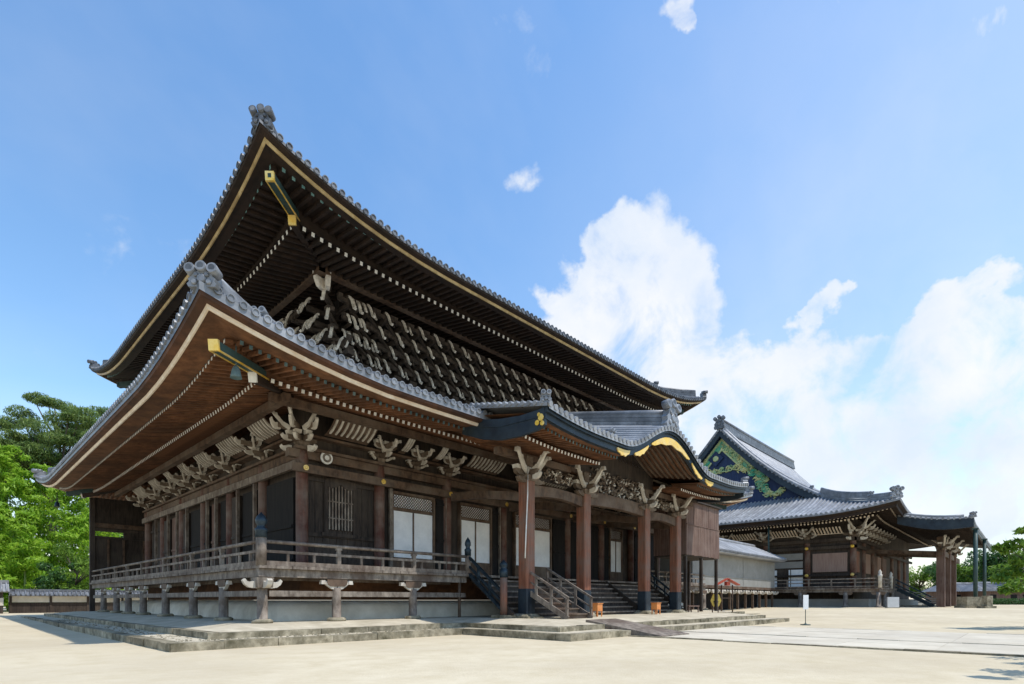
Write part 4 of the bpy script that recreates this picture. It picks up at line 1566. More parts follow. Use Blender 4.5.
# orange lacquered boxes on legs
for i, (px, py, Y) in enumerate(((597, 611, 25.4), (656, 609, 29.5))):
    p = at(px, py, Y)
    p.z = -.03
    t = thing('lacquer_stand', ('orange box stand with thin legs between the stair rails and the second porch column', 'orange box stand with thin legs beside the foot of the third porch column')[i], 'stand', p, 'orange stands on the porch')
    mb = MB()
    mb.box(p.x - .2, p.x + .2, p.y - .17, p.y + .17, p.z + .26, p.z + .60)
    mb.box(p.x - .23, p.x + .23, p.y - .2, p.y + .2, p.z + .60, p.z + .63)
    part('box', mb, ['orange'], t)
    for sx in (-1, 1):
        for sy in (-1, 1):
            mb = MB()
            mb.box(p.x + sx * .17 - .022, p.x + sx * .17 + .022, p.y + sy * .14 - .022, p.y + sy * .14 + .022, p.z, p.z + .26)
            part('leg', mb, ['orange'], t)

# thin white cable hanging beside the first porch column
mb = MB()
mb.tube([(9.97, -2.95, 6.4), (9.93, -2.98, 5.2), (9.80, -3.0, 3.6), (9.72, -3.02, 2.5)], .028, 6)
solo('cable', mb, ['white'], 'thin white cable hanging down the left edge of the first porch column', 'cable', (9.93, -2.95, 2.5))

# low wooden bench-table, yellow emblem board, small red-roofed notice post
p = at(690, 609, 35.5); p.z = -.17
t = thing('low_table', 'small low wooden table standing on the sand below the plank enclosure', 'table', p)
mb = MB(); mb.box(p.x - .75, p.x + .75, p.y - .3, p.y + .3, p.z + .48, p.z + .55); part('table_top', mb, ['plank'], t)
for sx in (-.68, .68):
    for sy in (-.24, .24):
        mb = MB(); mb.box(p.x + sx - .03, p.x + sx + .03, p.y + sy - .03, p.y + sy + .03, p.z, p.z + .48); part('leg', mb, ['plank'], t)

p = at(716, 605, 38.5); p.z = -.17
t = thing('emblem_board', 'yellow board with a dark round emblem on two legs under the plank enclosure', 'sign board', p)
ux = Vector((.687, .727, 0)); ux = Vector((math.sin(HEAD), -math.cos(HEAD), 0))
def cam_plate(mb, p, w, z0, z1, th, mi=0, poly=None):
    n = Vector((-ux.y, ux.x, 0))
    pts = poly or [(-w / 2, z0), (w / 2, z0), (w / 2, z1), (-w / 2, z1)]
    mb.prism(pts, lambda a, b: (p.x + ux.x * a, p.y + ux.y * a, p.z + b), lambda a, b: (p.x + ux.x * a + n.x * th, p.y + ux.y * a + n.y * th, p.z + b), mi)
lob = [(.35 * math.cos(k * math.pi / 12) * (1 + .06 * math.cos(6 * k * math.pi / 12)), .88 + .47 * math.sin(k * math.pi / 12) * (1 + .06 * math.cos(6 * k * math.pi / 12))) for k in range(24)]
mb = MB(); cam_plate(mb, p, 0, 0, 0, .06, 0, lob); part('board', mb, ['signyellow'], t)
q = p - Vector((-ux.y, ux.x, 0)) * .012
mb = MB()
for (a, b, r) in ((0, .95, .10), (-.09, .80, .08), (.09, .80, .08)):
    cam_plate(mb, q, 0, 0, 0, .01, 0, [(a + r * math.cos(k * .628), b + r * math.sin(k * .628)) for k in range(10)])
part('emblem', mb, ['ink'], t)
for a in (-.2, .2):
    mb = MB()
    mb.box(p.x + ux.x * a - .03, p.x + ux.x * a + .03, p.y + ux.y * a - .03 + .05, p.y + ux.y * a + .03 + .05, p.z, p.z + .5)
    part('leg', mb, ['wood'], t)

p = at(727, 605, 42.0); p.z = -.25
t = thing('notice_post', 'small notice post with a red pitched roof beside the yellow emblem board', 'notice post', p)
for a in (-.42, .42):
    mb = MB(); mb.tube([p + ux * a, p + ux * a + Vector((0, 0, 2.15))], .05, 8); part('post', mb, ['wood'], t)
mb = MB()
mb.beam(p - ux * .42 + Vector((0, 0, 1.1)), p + ux * .42 + Vector((0, 0, 1.1)), .06, .08)
part('crossbar', mb, ['wood'], t)
mb = MB()
cam_plate(mb, p - Vector((-ux.y, ux.x, 0)) * .35, 0, 0, 0, .7, 0, [(-.85, 2.1), (0, 2.58), (.85, 2.1), (.88, 2.16), (0, 2.66), (-.88, 2.16)])
part('roof', mb, ['redroof'], t)
mb = MB()
cam_plate(mb, p - Vector((-ux.y, ux.x, 0)) * .3, 0, 0, 0, .5, 0, [(-.13, 2.1), (.13, 2.1), (.13, 2.4), (-.13, 2.4)])
part('name_box', mb, ['redroof'], t)

# white sign on a thin pole
p = at(805.5, 624, 28.3); p.z = gz(p.x, p.y)
t = thing('sign_post', 'narrow white notice board on a thin dark pole standing alone in the sand', 'sign', p)
mb = MB(); mb.tube([p + Vector((0, 0, .04)), p + Vector((0, 0, 1.5))], .018, 8); part('pole', mb, ['iron'], t)
mb = MB(); mb.lathe(p, [(.24, 0), (.24, .04), (.06, .06), (.03, .12)], 14); part('base', mb, ['iron'], t)
mb = MB(); cam_plate(mb, p - Vector((-ux.y, ux.x, 0)) * .04, .27, .82, 1.56, .02); part('board', mb, ['signwhite'], t)

# pale block beside the far hall
p = at(893.5, 611, 50.5); p.z = gz(p.x, p.y)
t = thing('notice_board', 'plain pale grey upright board standing before the far hall veranda corner', 'notice board', p)
mb = MB(); cam_plate(mb, p, 1.06, .06, 1.02, .12); part('board', mb, ['signgrey'], t)
mb = MB(); cam_plate(mb, p + Vector((-ux.y, ux.x, 0)) * .02, 1.2, 0, .055, .3); part('foot', mb, ['stone'], t)

# ================================================================== FAR HALL
far = thing('great_hall', 'wide tile-roofed temple hall with a navy and gold painted gable in the background', 'temple hall', (77.1, 10.6, .03))
def farprof(d):
    return .5 + .28 * (d + .3) + .010 * max(0, d + .3) ** 2 + .0185 * max(0, d - 6) ** 2
DSK = 8.3
FR = Hip(54.2, 100.0, -9.4, 30.6, 8.85, .72, 7.0, 1.8, farprof, DSK)
mb = MB()
FR.tiles(mb, (0, 2), .46, .13, (20.0, DSK, 20.0, DSK), seg=14, n=30)
FR.tiles(mb, (1, 3), .46, .13, (20.0, DSK + 1.2, 20.0, DSK + 1.2), seg=8, n=30)
froof = part('roof', mb, ['tile2'], far)
mb = MB()
FR.profile(mb, [(.02, .12), (-.26, .32), (-.28, farprof(-.28) - .13), (.3, farprof(.3) - .13), (.5, .09)], 0)
FR.profile(mb, [(0, -.12), (-.03, .12), (.12, .12), (.14, -.12)], 0)
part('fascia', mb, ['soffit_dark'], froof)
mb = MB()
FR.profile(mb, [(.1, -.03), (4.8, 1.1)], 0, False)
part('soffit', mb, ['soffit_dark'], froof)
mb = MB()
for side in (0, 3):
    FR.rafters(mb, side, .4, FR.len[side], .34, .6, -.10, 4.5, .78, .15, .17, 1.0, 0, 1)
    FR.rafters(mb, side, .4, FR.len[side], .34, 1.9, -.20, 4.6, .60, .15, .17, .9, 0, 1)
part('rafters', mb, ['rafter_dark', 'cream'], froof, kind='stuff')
for side in (0, 3):
    mb = MB()
    ridge(mb, FR.hip_line(side, .3, DSK, 12, -.05), .5, .62)
    ridge(mb, FR.hip_line(side, 2.6, DSK, 9, .55), .4, .35, layers=1)
    part('hip_ridge', mb, ['tile'], froof)
oni_g = ridge_tile_mesh('ridge_end_tile', 1.0, .8)
for side in (0, 3):
    c, g = FR.corner(side)
    part('ridge_end_tile', oni_g, None, froof, FR.hip_line(side, 0, 1, 1, .1)[0], dir_rot(g))
    part('ridge_end_tile', oni_b, None, froof, FR.hip_line(side, 2.5, 3, 1, .5)[0], dir_rot(g))
# gable end: verge, bargeboards, painted infill
GX = 54.2 + DSK
yc = 10.6
def fz(y):
    d = (y + 9.4) if y < yc else (30.6 - y)
    return 8.85 + farprof(d)
gy = [yc - 13.4 + 26.8 * i / 40 for i in range(41)]
mb = MB()
for (dx, r, dz) in ((-.15, .22, .10), (.35, .20, .16), (.95, .30, .30)):      # descending ridges along the verge
    mb.tube([(GX + dx, y, fz(y) + dz) for y in gy], r, 8)
for i in range(60):                                                   # round end tiles of the verge
    y = yc - 13.2 + 26.4 * i / 59
    mb.tube([(GX - .45, y, fz(y) - .02), (GX + .2, y, fz(y) + .04)], .13, 8, sm=False)
part('verge_tiles', mb, ['tile'], froof)
mb = MB()
A = [(GX - .34, y, fz(y) - .12) for y in gy]; B = [(GX - .34, y, fz(y) - .95) for y in gy]
C_ = [(GX - .16, y, fz(y) - .95) for y in gy]; D = [(GX - .16, y, fz(y) - .12) for y in gy]
mb.sheet([A, B, C_, D, A], 0, False)
part('bargeboard', mb, ['navy'], froof)
mb = MB()
poly = [(y, max(11.0, fz(y) - .13)) for y in gy] + [(yc + 13.4, 11.0), (yc - 13.4, 11.0)]
mb.prism(poly, lambda p, q: (GX + .5, p, q), lambda p, q: (GX + .8, p, q))
gable = part('gable', mb, ['gable_navy'], froof)
def scroll(mb, y, z, r, seed, mi, x, lobes=5):
    rr = random.Random(seed)
    n = lobes * 6
    ph = rr.uniform(0, 6)
    pts = [(y + r * (1 + .32 * math.cos(lobes * k * 2 * math.pi / n + ph)) * math.cos(k * 2 * math.pi / n), z + r * .8 * (1 + .32 * math.cos(lobes * k * 2 * math.pi / n + ph)) * math.sin(k * 2 * math.pi / n)) for k in range(n)]
    mb.prism(pts, lambda p, q: (x, p, q), lambda p, q: (x + .1, p, q), mi)
def gpt(px, py, X=GX + .4):
    # point of the gable plane seen at a photo pixel, for laying out the carved ornament
    d = at(px, py, 1.0) - Vector((CAMX, CAMY, CAMZ))
    t = (X - CAMX) / d.x
    return CAMY + d.y * t, CAMZ + d.z * t
def vine(mb, pxs, seed, spread, n, rmin, rmax, x, mi):
    """densely curled carving along a path on the gable plane"""
    rr = random.Random(seed)
    P = [gpt(*p) for p in pxs]
    for k in range(n):
        t = rr.random() * (len(P) - 1)
        i = min(int(t), len(P) - 2)
        y = P[i][0] + (P[i + 1][0] - P[i][0]) * (t - i) + rr.gauss(0, spread)
        z = P[i][1] + (P[i + 1][1] - P[i][1]) * (t - i) + rr.gauss(0, spread * .8)
        if z > fz(y) - 1.05 or z < 12.2:
            continue
        r = rr.uniform(rmin, rmax)
        a0 = rr.uniform(0, 6.28); sg = rr.choice((-1, 1))
        pts = [Vector((x + rr.uniform(-.04, .04), y + math.cos(a0 + sg * q * .8) * r * (1 - q * .12), z + math.sin(a0 + sg * q * .8) * r * (1 - q * .12))) for q in range(7)]
        mb.tube(pts, [r * .18, r * .26, r * .28, r * .26, r * .22, r * .2, r * .12], 5, mi)
def chevron(mb, drop, run, th, x, mi=0):
    """inverted V under the verge, both arms following the bargeboards"""
    for sg in (-1, 1):
        a, b = yc, yc + sg * run
        mb.prism([(a, fz(a) - drop), (b, fz(b) - drop), (b, fz(b) - drop - th), (a, fz(a) - drop - th * 1.25)], lambda p, q: (x, p, q), lambda p, q: (x + .12, p, q), mi)
mb = MB()
chevron(mb, 1.05, 3.6, .34, GX + .34)
chevron(mb, 2.35, 2.9, .26, GX + .34)
vine(mb, ((724, 447), (734, 455), (742, 462)), 2, .16, 40, .2, .4, GX + .40, 0)
vine(mb, ((709, 450), (704, 462)), 1, .16, 30, .2, .4, GX + .40, 0)
vine(mb, ((703, 470), (712, 474), (724, 470), (736, 467), (746, 471)), 3, .20, 70, .2, .42, GX + .40, 0)
vine(mb, ((749, 467), (756, 473), (768, 479)), 4, .22, 46, .2, .42, GX + .40, 0)
vine(mb, ((757, 480), (763, 488), (769, 494), (777, 493), (783, 490)), 5, .17, 60, .2, .42, GX + .40, 0)
vine(mb, ((786, 485), (796, 490), (808, 494.5), (820, 498)), 6, .16, 50, .15, .3, GX + .40, 0)
part('gilt_carving', mb, ['carve_gold'], gable)
mb = MB()
chevron(mb, 1.45, 3.4, .72, GX + .40)
part('green_carving', mb, ['green'], gable)
for k, (a, b) in enumerate((((753, 472), (764, 477)), ((798, 491), (812, 497)), ((759, 484), (766, 491)))):
    mb = MB()
    vine(mb, (a, b), 30 + k, .18, 22, .25, .42, GX + .36, 0)
    part('green_carving', mb, ['green'], gable)
mb = MB()
y, z = gpt(716, 459)
mb.prism([(y - 1.0, z), (y, z - 1.0), (y + 1.0, z), (y, z + 1.0)], lambda p, q: (GX + .28, p, q), lambda p, q: (GX + .45, p, q))
y, z = gpt(770, 495)
lz = part('lozenge', mb, ['gable_navy'], gable)
mb = MB()
y, z = gpt(716, 459)
mb.tube([(GX + .29, y, z), (GX + .2, y, z)], [.42, .3], 10)
part('boss', mb, ['carve_gold'], lz)
# main ridge and its crowned end
mb = MB()
ridge(mb, [Vector((GX - .2, yc, fz(yc) - .1)), Vector((70, yc, fz(yc) - .15)), Vector((84, yc, fz(yc) - .15)), Vector((92, yc, fz(yc) - .1))], .8, 1.3, layers=5)
part('main_ridge', mb, ['tile_dark'], froof)
oni_h = ridge_tile_mesh('ridge_end_tile', 1.25, 1.25, ('tile_dark', 'tile'))
part('ridge_end_tile', oni_h, None, froof, (GX - .35, yc, fz(yc)), 0)
for y in (yc - 10.4,):
    part('ridge_end_tile', oni_b, None, froof, (GX + .9, y, fz(y) + .35), math.pi / 2)

# walls and veranda
WX, WY = 58.7, -5.0
mb = MB()
mb.box(WX, 95, WY, 26, 0, 10.2)
mb.box(WX - .06, WX - .01, WY, 26, 6.6, 9.2)
part('wall', mb, ['wall'], far)
cm = MB(); cm.lathe((0, 0, 0), [(.30, 1.9), (.30, 6.9), (.27, 7.1)], 12)
fcm = cm.mesh('column', ['red'])
for y in (-5.0, -.66, 3.7, 8.0, 12.3, 16.6):
    part('column', fcm, None, far, (WX, y, 0))
for x in (63.2, 67.7, 73.0, 80.0, 85.3, 90.0):
    part('column', fcm, None, far, (x, WY, 0))
mb = MB()
mb.box(WX - .42, WX - .22, WY - .5, 24, 6.18, 6.5); mb.box(WX - .42, 95, WY - .42, WY - .22, 6.181, 6.501)
mb.box(WX - .38, WX - .2, WY - .5, 24, 6.95, 7.3); mb.box(WX - .38, 95, WY - .40, WY - .2, 6.951, 7.301)
mb.box(WX - .38, WX - .24, WY - .5, 24, 3.3, 3.5)
part('tie_beam', mb, ['wall'], far)
for (y, z) in ((-5.0, 6.35), (-.66, 6.35), (-5.0, 3.4), (-.66, 3.4)):
    mb = MB(); mb.tube([(WX - .42, y, z), (WX - .48, y, z)], [.2, .1], 10)
    part('gold_stud', mb, ['gold'], far)
for (y0, y1) in ((-4.5, -2.9), (-2.85, -1.2)):
    mb = MB()
    mb.box(WX - .18, WX - .1, y0, y1, 3.75, 5.75)
    k = y0
    while k < y1 - .05:
        mb.box(WX - .2, WX - .181, k, k + .13, 3.75, 5.75); k += .15
    part('shutter', mb, ['shutter'], far)
for (y0, y1, z0, z1, mt) in ((-.2, 3.3, 4.3, 5.0, 'plaster_grey'), (-.2, 3.3, 5.2, 5.9, 'plaster_grey'), (-.2, 1.0, 2.2, 4.1, 'shoji'), (1.1, 1.25, 2.2, 4.1, 'shoji'), (2.5, 3.3, 2.2, 4.1, 'shoji')):
    mb = MB(); mb.box(WX - .12, WX - .06, y0, y1, z0, z1); part('sliding_screen', mb, [mt], far)
for (x0, x1, mt) in ((59.1, 61.0, 'orange'), (64, 66.5, 'shutter'), (68.2, 70, 'plank'), (70.4, 72.6, 'shutter'), (74, 76, 'plank')):
    mb = MB(); mb.box(x0, x1, WY - .14, WY - .05, 3.7, 5.9); part('shutter', mb, ['porch_red' if mt == 'orange' else mt], far)
FZ = 1.95
mb = MB()
mb.box(55.7, 58.7, -7.95, 26, FZ - .14, FZ); mb.box(58.71, 64, -7.95, -5.0, FZ - .14, FZ)
mb.box(55.85, 56.05, -7.8, 26, FZ - .42, FZ - .141); mb.box(56.06, 64, -7.8, -7.6, FZ - .42, FZ - .141)
part('veranda_floor', mb, ['grey'], far)
mb = MB(); mb.box(56.9, 96, -6.7, 27, -.1, .85); part('podium', mb, ['plaster_grey'], far)
pm = MB(); pm.lathe((0, 0, 0), [(.36, -.1), (.36, .1), (.22, .16), (.21, 1.5)], 10); curved_arm(pm, 1.2, .2, .3, 1.25, 0, 1)
fp = pm.mesh('veranda_post', ['grey', 'bracket'])
for y in (-7.7, -4.9, -.7, 3.6, 7.9):
    part('veranda_post', fp, None, far, (55.95, y, 0), math.pi / 2)
for x in (58.7, 62.9):
    part('veranda_post', fp, None, far, (x, -7.7, 0))
mb = MB()
for z, r in ((2.86, .06), (2.5, .05), (2.1, .07)):
    mb.tube([(55.8, -7.85, z), (55.8, 24, z)], r, 6); mb.tube([(55.8, -7.85, z), (61.5, -7.85, z)], r, 6)
for y in [-7.85 + 2.1 * i for i in range(14)]:
    mb.box(55.74, 55.86, y - .06, y + .06, FZ, 2.82)
for x in (57.7, 59.6, 61.5):
    mb.box(x - .06, x + .06, -7.91, -7.79, FZ, 2.82)
part('railing', mb, ['grey'], far)
for x in (55.8, 61.5):
    mb = MB(); mb.lathe((x, -7.85, FZ), [(.17, 0), (.17, 1.05), (.2, 1.1), (.2, 1.25), (.12, 1.32), (.17, 1.5), (.03, 1.75)], 10)
    part('rail_post', mb, ['pale'], far)
# brackets
part('bracket_set', LBC, None, far, (WX, WY, 7.3), scale=(1.25, 1.25, 1.15))
for y in (-.66, 3.7, 8.0, 12.3):
    part('bracket_set', LB, None, far, (WX, y, 7.3), -math.pi / 2, scale=(1.25, 1.25, 1.15))
for x in (60.6, 62.4, 64.2, 66.0, 67.8, 69.6, 71.4):
    part('bracket_set', LB, None, far, (x, WY, 7.3), scale=(1.15, 1.25, 1.15))
for y0 in (-5, -.66, 3.7, 8.0):
    mb = MB()
    for k in range(9):
        y = y0 + .95 + k * .31
        mb.beam((WX - 1.5, y, 8.3), (WX - .4, y, 7.8), .12, .1)
    mb.box(WX - .5, WX - .38, y0 + .8, y0 + 3.6, 7.74, 7.8)
    part('cove_rib', mb, ['cream'], far)
mb = MB(); mb.tube([(55.0, 2.2, 8.7), (55.0, 2.2, 4.4)], .09, 8); part('downpipe', mb, ['iron'], far)
# porch of the far hall
mb = MB()
PX0, PX1, PY0, PY1 = 58.1, 92.0, -14.7, -8.9
def pz(x, y):
    m = min(x - PX0, PX1 - x)
    t = (y - PY0) / (PY1 - PY0)
    return 7.85 + 1.25 * t - .25 * math.sin(math.pi * t) + .45 * max(0, 1 - m / 4) ** 2 * (1 - t)
px_ = [PX0 + (PX1 - PX0) * (i / 40) ** 1.5 for i in range(41)]
py_ = [PY0 + (PY1 - PY0) * j / 8 for j in range(9)]
mb.sheet([[(x, y, pz(x, y)) for x in px_] for y in py_], 0, True)
for i in range(73):
    x = PX0 + .1 + i * .465
    if x > PX1: break
    mb.tube([(x, y, pz(x, y) + .04) for y in py_], .12, 6)
for j in range(14):
    y = PY0 + .15 + j * .42
    mb.tube([(PX0 - .12, y, pz(PX0, y) + .03), (PX0 + .45, y, pz(PX0, y) + .06)], .12, 8, sm=False)
ridge(mb, [Vector((PX0 + .25, y, pz(PX0, y) + .05)) for y in py_[1:]], .35, .22, layers=1)
fporch = part('porch_roof', mb, ['tile2'], far)
mb = MB()
top = [(y, pz(PX0, y) - .05) for y in py_]; bot = [(y, pz(PX0, y) - .85 - .15 * math.sin(math.pi * i / 8)) for i, y in enumerate(py_)][::-1]
mb.prism(top + bot, lambda p, q: (PX0 - .06, p, q), lambda p, q: (PX0 + .1, p, q))
A = [(x, PY0 + .02, pz(x, PY0) - .06) for x in px_]; B = [(x, PY0 + .02, pz(x, PY0) - .55) for x in px_]
C_ = [(x, PY0 + .2, pz(x, PY0) - .55) for x in px_]
mb.sheet([A, B, C_], 0, False)
part('bargeboard', mb, ['navy'], fporch)
mb = MB()
mb.sheet([[(x, y, pz(x, y) - .3) for x in px_] for y in py_], 0, False, True)
x = PX0 + .5
while x < 80:
    mb.beam((x, PY0 + .5, pz(x, PY0) - .55), (x, PY1, pz(x, PY1) - .65), .14, .16, 1)
    x += .55
part('soffit', mb, ['soffit_dark', 'rafter_dark'], fporch)
part('ridge_end_tile', oni_b, None, fporch, (PX0 + .1, PY0 + .1, pz(PX0, PY0) + .05), math.pi / 4)
cm = MB(); cm.box(-.34, .34, -.34, .34, .0, 5.9); cm.cbox(0, 0, -.1, 1.2, 1.2, .12, 0)
fpc = cm.mesh('porch_column', ['plank'])
for x in (63.4, 69.0, 75.0):
    part('porch_column', fpc, None, far, (x, -11.8, 0))
    part('bracket_set', PBm, None, far, (x, -11.8, 5.9), scale=(1.2, 1.2, 1.1))
mb = MB(); mb.box(62.8, 81.6, -12.0, -11.6, 5.3, 5.85); mb.box(62.6, 82, -12.05, -11.55, 6.85, 7.15)
for x in (63.4, 69.0):
    mb.beam((x, -11.5, 5.35), (x, -5.3, 5.9), .3, .4)
part('porch_beam', mb, ['wood'], far)
mb = MB()
for i in range(8):
    mb.box(64.6, 84, -8.0 - (i + 1) * .36, -8.0 - i * .36 + .05, FZ - (i + 1) * .24 - .06, FZ - (i + 1) * .24)
mb.beam((64.5, -7.9, FZ - .2), (64.5, -11, -.1), .14, .4)
for dz in (2.9, 2.4, 2.1):
    mb.beam((64.3, -7.8, dz), (64.3, -10.9, dz - 1.9), .13, .14)
part('staircase', mb, ['bronze'], far)

# steel props under the sagging corner of that porch
for i, (px, yb, Y) in enumerate(((975.5, 601, 50.6), (984.5, 599, 58.0))):
    b = at(px, yb, Y); b.z = .0
    t = thing('steel_prop', ('thick green steel prop holding up the near corner of the far porch eave', 'thinner green steel prop behind, under the receding far porch eave')[i], 'prop', b, 'steel props under the far porch')
    h = 7.25 if i == 0 else 7.1
    mb = MB(); mb.tube([b, b + Vector((-.1, 0, h))], .17 if i == 0 else .15, 10); part('shaft', mb, ['iron'], t)
    mb = MB(); mb.cbox(b.x, b.y, 0, .7, .7, .1, 0); mb.cbox(b.x - .1, b.y, h, .5, .5, .12); part('end_plate', mb, ['iron'], t)
# granite blocks at their feet
p = at(977, 607, 49.5); p.z = gz(p.x, p.y)
t = thing('stone_pedestal', 'long low granite pedestal on the sand at the foot of the green steel props', 'pedestal', p)
mb = MB(); cam_plate(mb, p, 1.9, 0, .22, 1.4); part('plinth', mb, ['stone'], t)
mb = MB(); cam_plate(mb, p + Vector((-ux.y, ux.x, 0)) * .1, 1.65, .225, 1.02, 1.2); part('block', mb, ['stone'], t)
p = at(990, 607, 48.0); p.z = gz(p.x, p.y)
t = thing('stone_marker', 'short upright granite marker right of the long pedestal', 'stone marker', p)
mb = MB(); cam_plate(mb, p, .5, .2, 1.1, .6); part('block', mb, ['stone'], t)
mb = MB(); cam_plate(mb, p - Vector((-ux.y, ux.x, 0)) * .1, 1.0, 0, .2, .9); part('plinth', mb, ['stone'], t)

# ================================================================== corridor between the halls
cor = thing('corridor', 'raised white-walled corridor with a grey roof joining the two halls', 'corridor', (44, 2.8, -.1))
mb = MB(); mb.box(34.4, 53.8, 1.2, 4.4, 2.05, 4.75)
part('wall', mb, ['plaster_grey'], cor)
mb = MB()
for z in (2.0, 2.75):
    mb.box(34.4, 53.85, 1.15, 1.21, z, z + .06)
mb.box(45, 45.06, 1.16, 1.21, 2.1, 4.7)
part('frame', mb, ['plaster_grey'], cor)
CR = Hip(33.5, 54.6, .45, 5.15, 4.72, .12, 2.0, 1.8, lambda d: .2 + .55 * (d + .2))
mb = MB()
CR.tiles(mb, (0, 1, 2, 3), .3, .085, (2.34,) * 4, d0=-.2, seg=5, lip=.1)
mb.tube([(35.9, 2.8, 6.4), (52.2, 2.8, 6.4)], .2, 8)
CR.profile(mb, [(0, -.05), (-.2, .05), (-.2, .18), (.1, .1)], 0)
CR.profile(mb, [(0, -.05), (.9, .0)], 0, False)
part('roof', mb, ['tile2'], cor)
lg = MB(); lg.box(-.09, .09, -.09, .09, 0, 1.9); lgm = lg.mesh('leg', ['wood'])
ba = MB(); curved_arm(ba, 1.0, .2, .3, 1.35, 0, 0); nose(ba, (0, 0, 1.3), (0, -1, 0), .5, .18, .4, 0, .3); bam = ba.mesh('bracket_arm', ['pale'])
for i in range(11):
    x = 34.8 + i * 1.88
    part('leg', lgm, None, cor, (x, 1.39, -.1)); part('leg', lgm, None, cor, (x, 4.09, -.1))
    part('bracket_arm', bam, None, cor, (x, 1.25, 0))
mb = MB(); mb.box(34.4, 53.8, 1.15, 1.4, 1.75, 2.0); part('floor_beam', mb, ['wood'], cor)
mb = MB(); mb.box(34.5, 53.8, 3.0, 3.2, -.2, 1.9); part('underfloor_wall', mb, ['void'], cor)

# ================================================================== boundary wall, west
bw = thing('boundary_wall', 'low plaster and board wall with dark tiled coping below the bamboo', 'wall', (0, 41.5, -.36))
mb = MB()
mb.box(-3.2, 16, 41.4, 41.6, .55, 1.1); part('plaster_panel', mb, ['plaster'], bw)
mb = MB()
mb.box(-3.2, 16, 41.38, 41.62, -.4, .54)
for x in (-3.1, -.6, 1.9, 4.4, 6.9):
    mb.box(x - .08, x + .08, 41.33, 41.67, -.4, 1.15)
part('board_skirt', mb, ['wall'], bw)
mb = MB()
for s in (-1, 1):
    mb.sheet([[(-3.2, 41.5 + s * .5, 1.12), (16, 41.5 + s * .5, 1.12)], [(-3.2, 41.5, 1.5), (16, 41.5, 1.5)]], 0, False)
    for i in range(62):
        x = -3.1 + i * .3
        mb.tube([(x, 41.5 + s * .53, 1.13), (x, 41.5, 1.53)], .06, 6)
mb.box(-3.2, 16, 41.42, 41.58, 1.48, 1.64)
mb.box(-3.2, 16, 41.0, 42.0, 1.06, 1.115)
part('coping', mb, ['tile_dark'], bw)
p = Vector((-4.6, 40.8, -.36))
pier = thing('wall_pier', 'stubby roofed wall end with pale tiles at the left edge of the picture', 'wall', p)
mb = MB(); mb.box(-6.2, -3.6, 40.4, 41.2, -.4, 1.35); part('body', mb, ['wall'], pier)
mb = MB(); mb.box(-6.2, -3.58, 40.38, 41.22, .3, .9); part('plaster_panel', mb, ['plaster'], pier)
mb = MB()
for s in (-1, 1):
    mb.sheet([[(-6.5, 40.8 + s * .8, 1.4), (-3.25, 40.8 + s * .8, 1.4)], [(-6.5, 40.8, 2.1), (-3.25, 40.8, 2.1)]], 0, False)
    for i in range(11):
        x = -6.4 + i * .3
        mb.tube([(x, 40.8 + s * .85, 1.41), (x, 40.8, 2.14)], .07, 6)
mb.box(-6.5, -3.25, 40.7, 40.9, 2.1, 2.32); mb.box(-6.4, -3.3, 40.1, 41.5, 1.34, 1.4)
part('coping', mb, ['tile2'], pier)


# ================================================================== trees
def leaves(mb, rng, c, rad, n, size, flat=.5, droop=0.0, asp=.5):
    """leaf-sized faces through an ellipsoid, thicker to the outside"""
    for _ in range(n):
        while True:
            v = Vector((rng.uniform(-1, 1), rng.uniform(-1, 1), rng.uniform(-1, 1)))
            l = v.length
            if .15 < l < 1:
                break
        v *= (l ** -.45)
        p = Vector((c[0] + v.x * rad[0], c[1] + v.y * rad[1], c[2] + v.z * rad[2]))
        nrm = Vector((rng.gauss(0, 1) * (1 - flat), rng.gauss(0, 1) * (1 - flat), rng.gauss(.6, .5)))
        nrm = (nrm + v * .35).normalized()
        a = nrm.cross(Vector((rng.gauss(0, 1), rng.gauss(0, 1), rng.gauss(0, .3)))).normalized()
        a.z -= droop
        a.normalize()
        b = nrm.cross(a).normalized()
        s = size * rng.uniform(.6, 1.35)
        q = mb.add([p - a * s, p - b * s * asp * .6 + a * s * .1, p + a * s, p + b * s * asp * .6 + a * s * .1])
        mb.face((q, q + 1, q + 2, q + 3))


def tree(name, label, base, h, clumps, mat_, trunk_r, size, seed, lean=(0, 0), flat=.5, group=None, droop=0, asp=.5, cat='tree', limbs=True, trunkmat='bark', limb_step=1, limb_drop=1.0):
    rng = random.Random(seed)
    base = Vector(base)
    t = thing(name, label, cat, base, group)
    mb = MB()
    top = base + Vector((lean[0], lean[1], h * .86))
    pts = [base.lerp(top, k / 6) + Vector((rng.uniform(-1, 1), rng.uniform(-1, 1), 0)) * trunk_r * (.9 if 0 < k else 0) for k in range(7)]
    mb.tube(pts, [trunk_r * (1.25 - 1.1 * k / 6) for k in range(7)], 8)
    if limbs:
        for c, r, n in clumps[::limb_step]:
            k = max(1, min(6, int((c[2] - base.z) / h * 6 - limb_drop)))
            s = pts[k]
            e = Vector(c)
            mid = s.lerp(e, .55) + Vector((0, 0, -.06 * (e - s).length))
            mb.tube([s, mid, e], [trunk_r * .38, trunk_r * .22, trunk_r * .06], 6)
    part('trunk', mb, [trunkmat], t)
    mb = MB()
    for c, r, n in clumps:
        leaves(mb, rng, c, r, n, size, flat, droop, asp)
    part('crown', mb, [mat_], t)
    return t


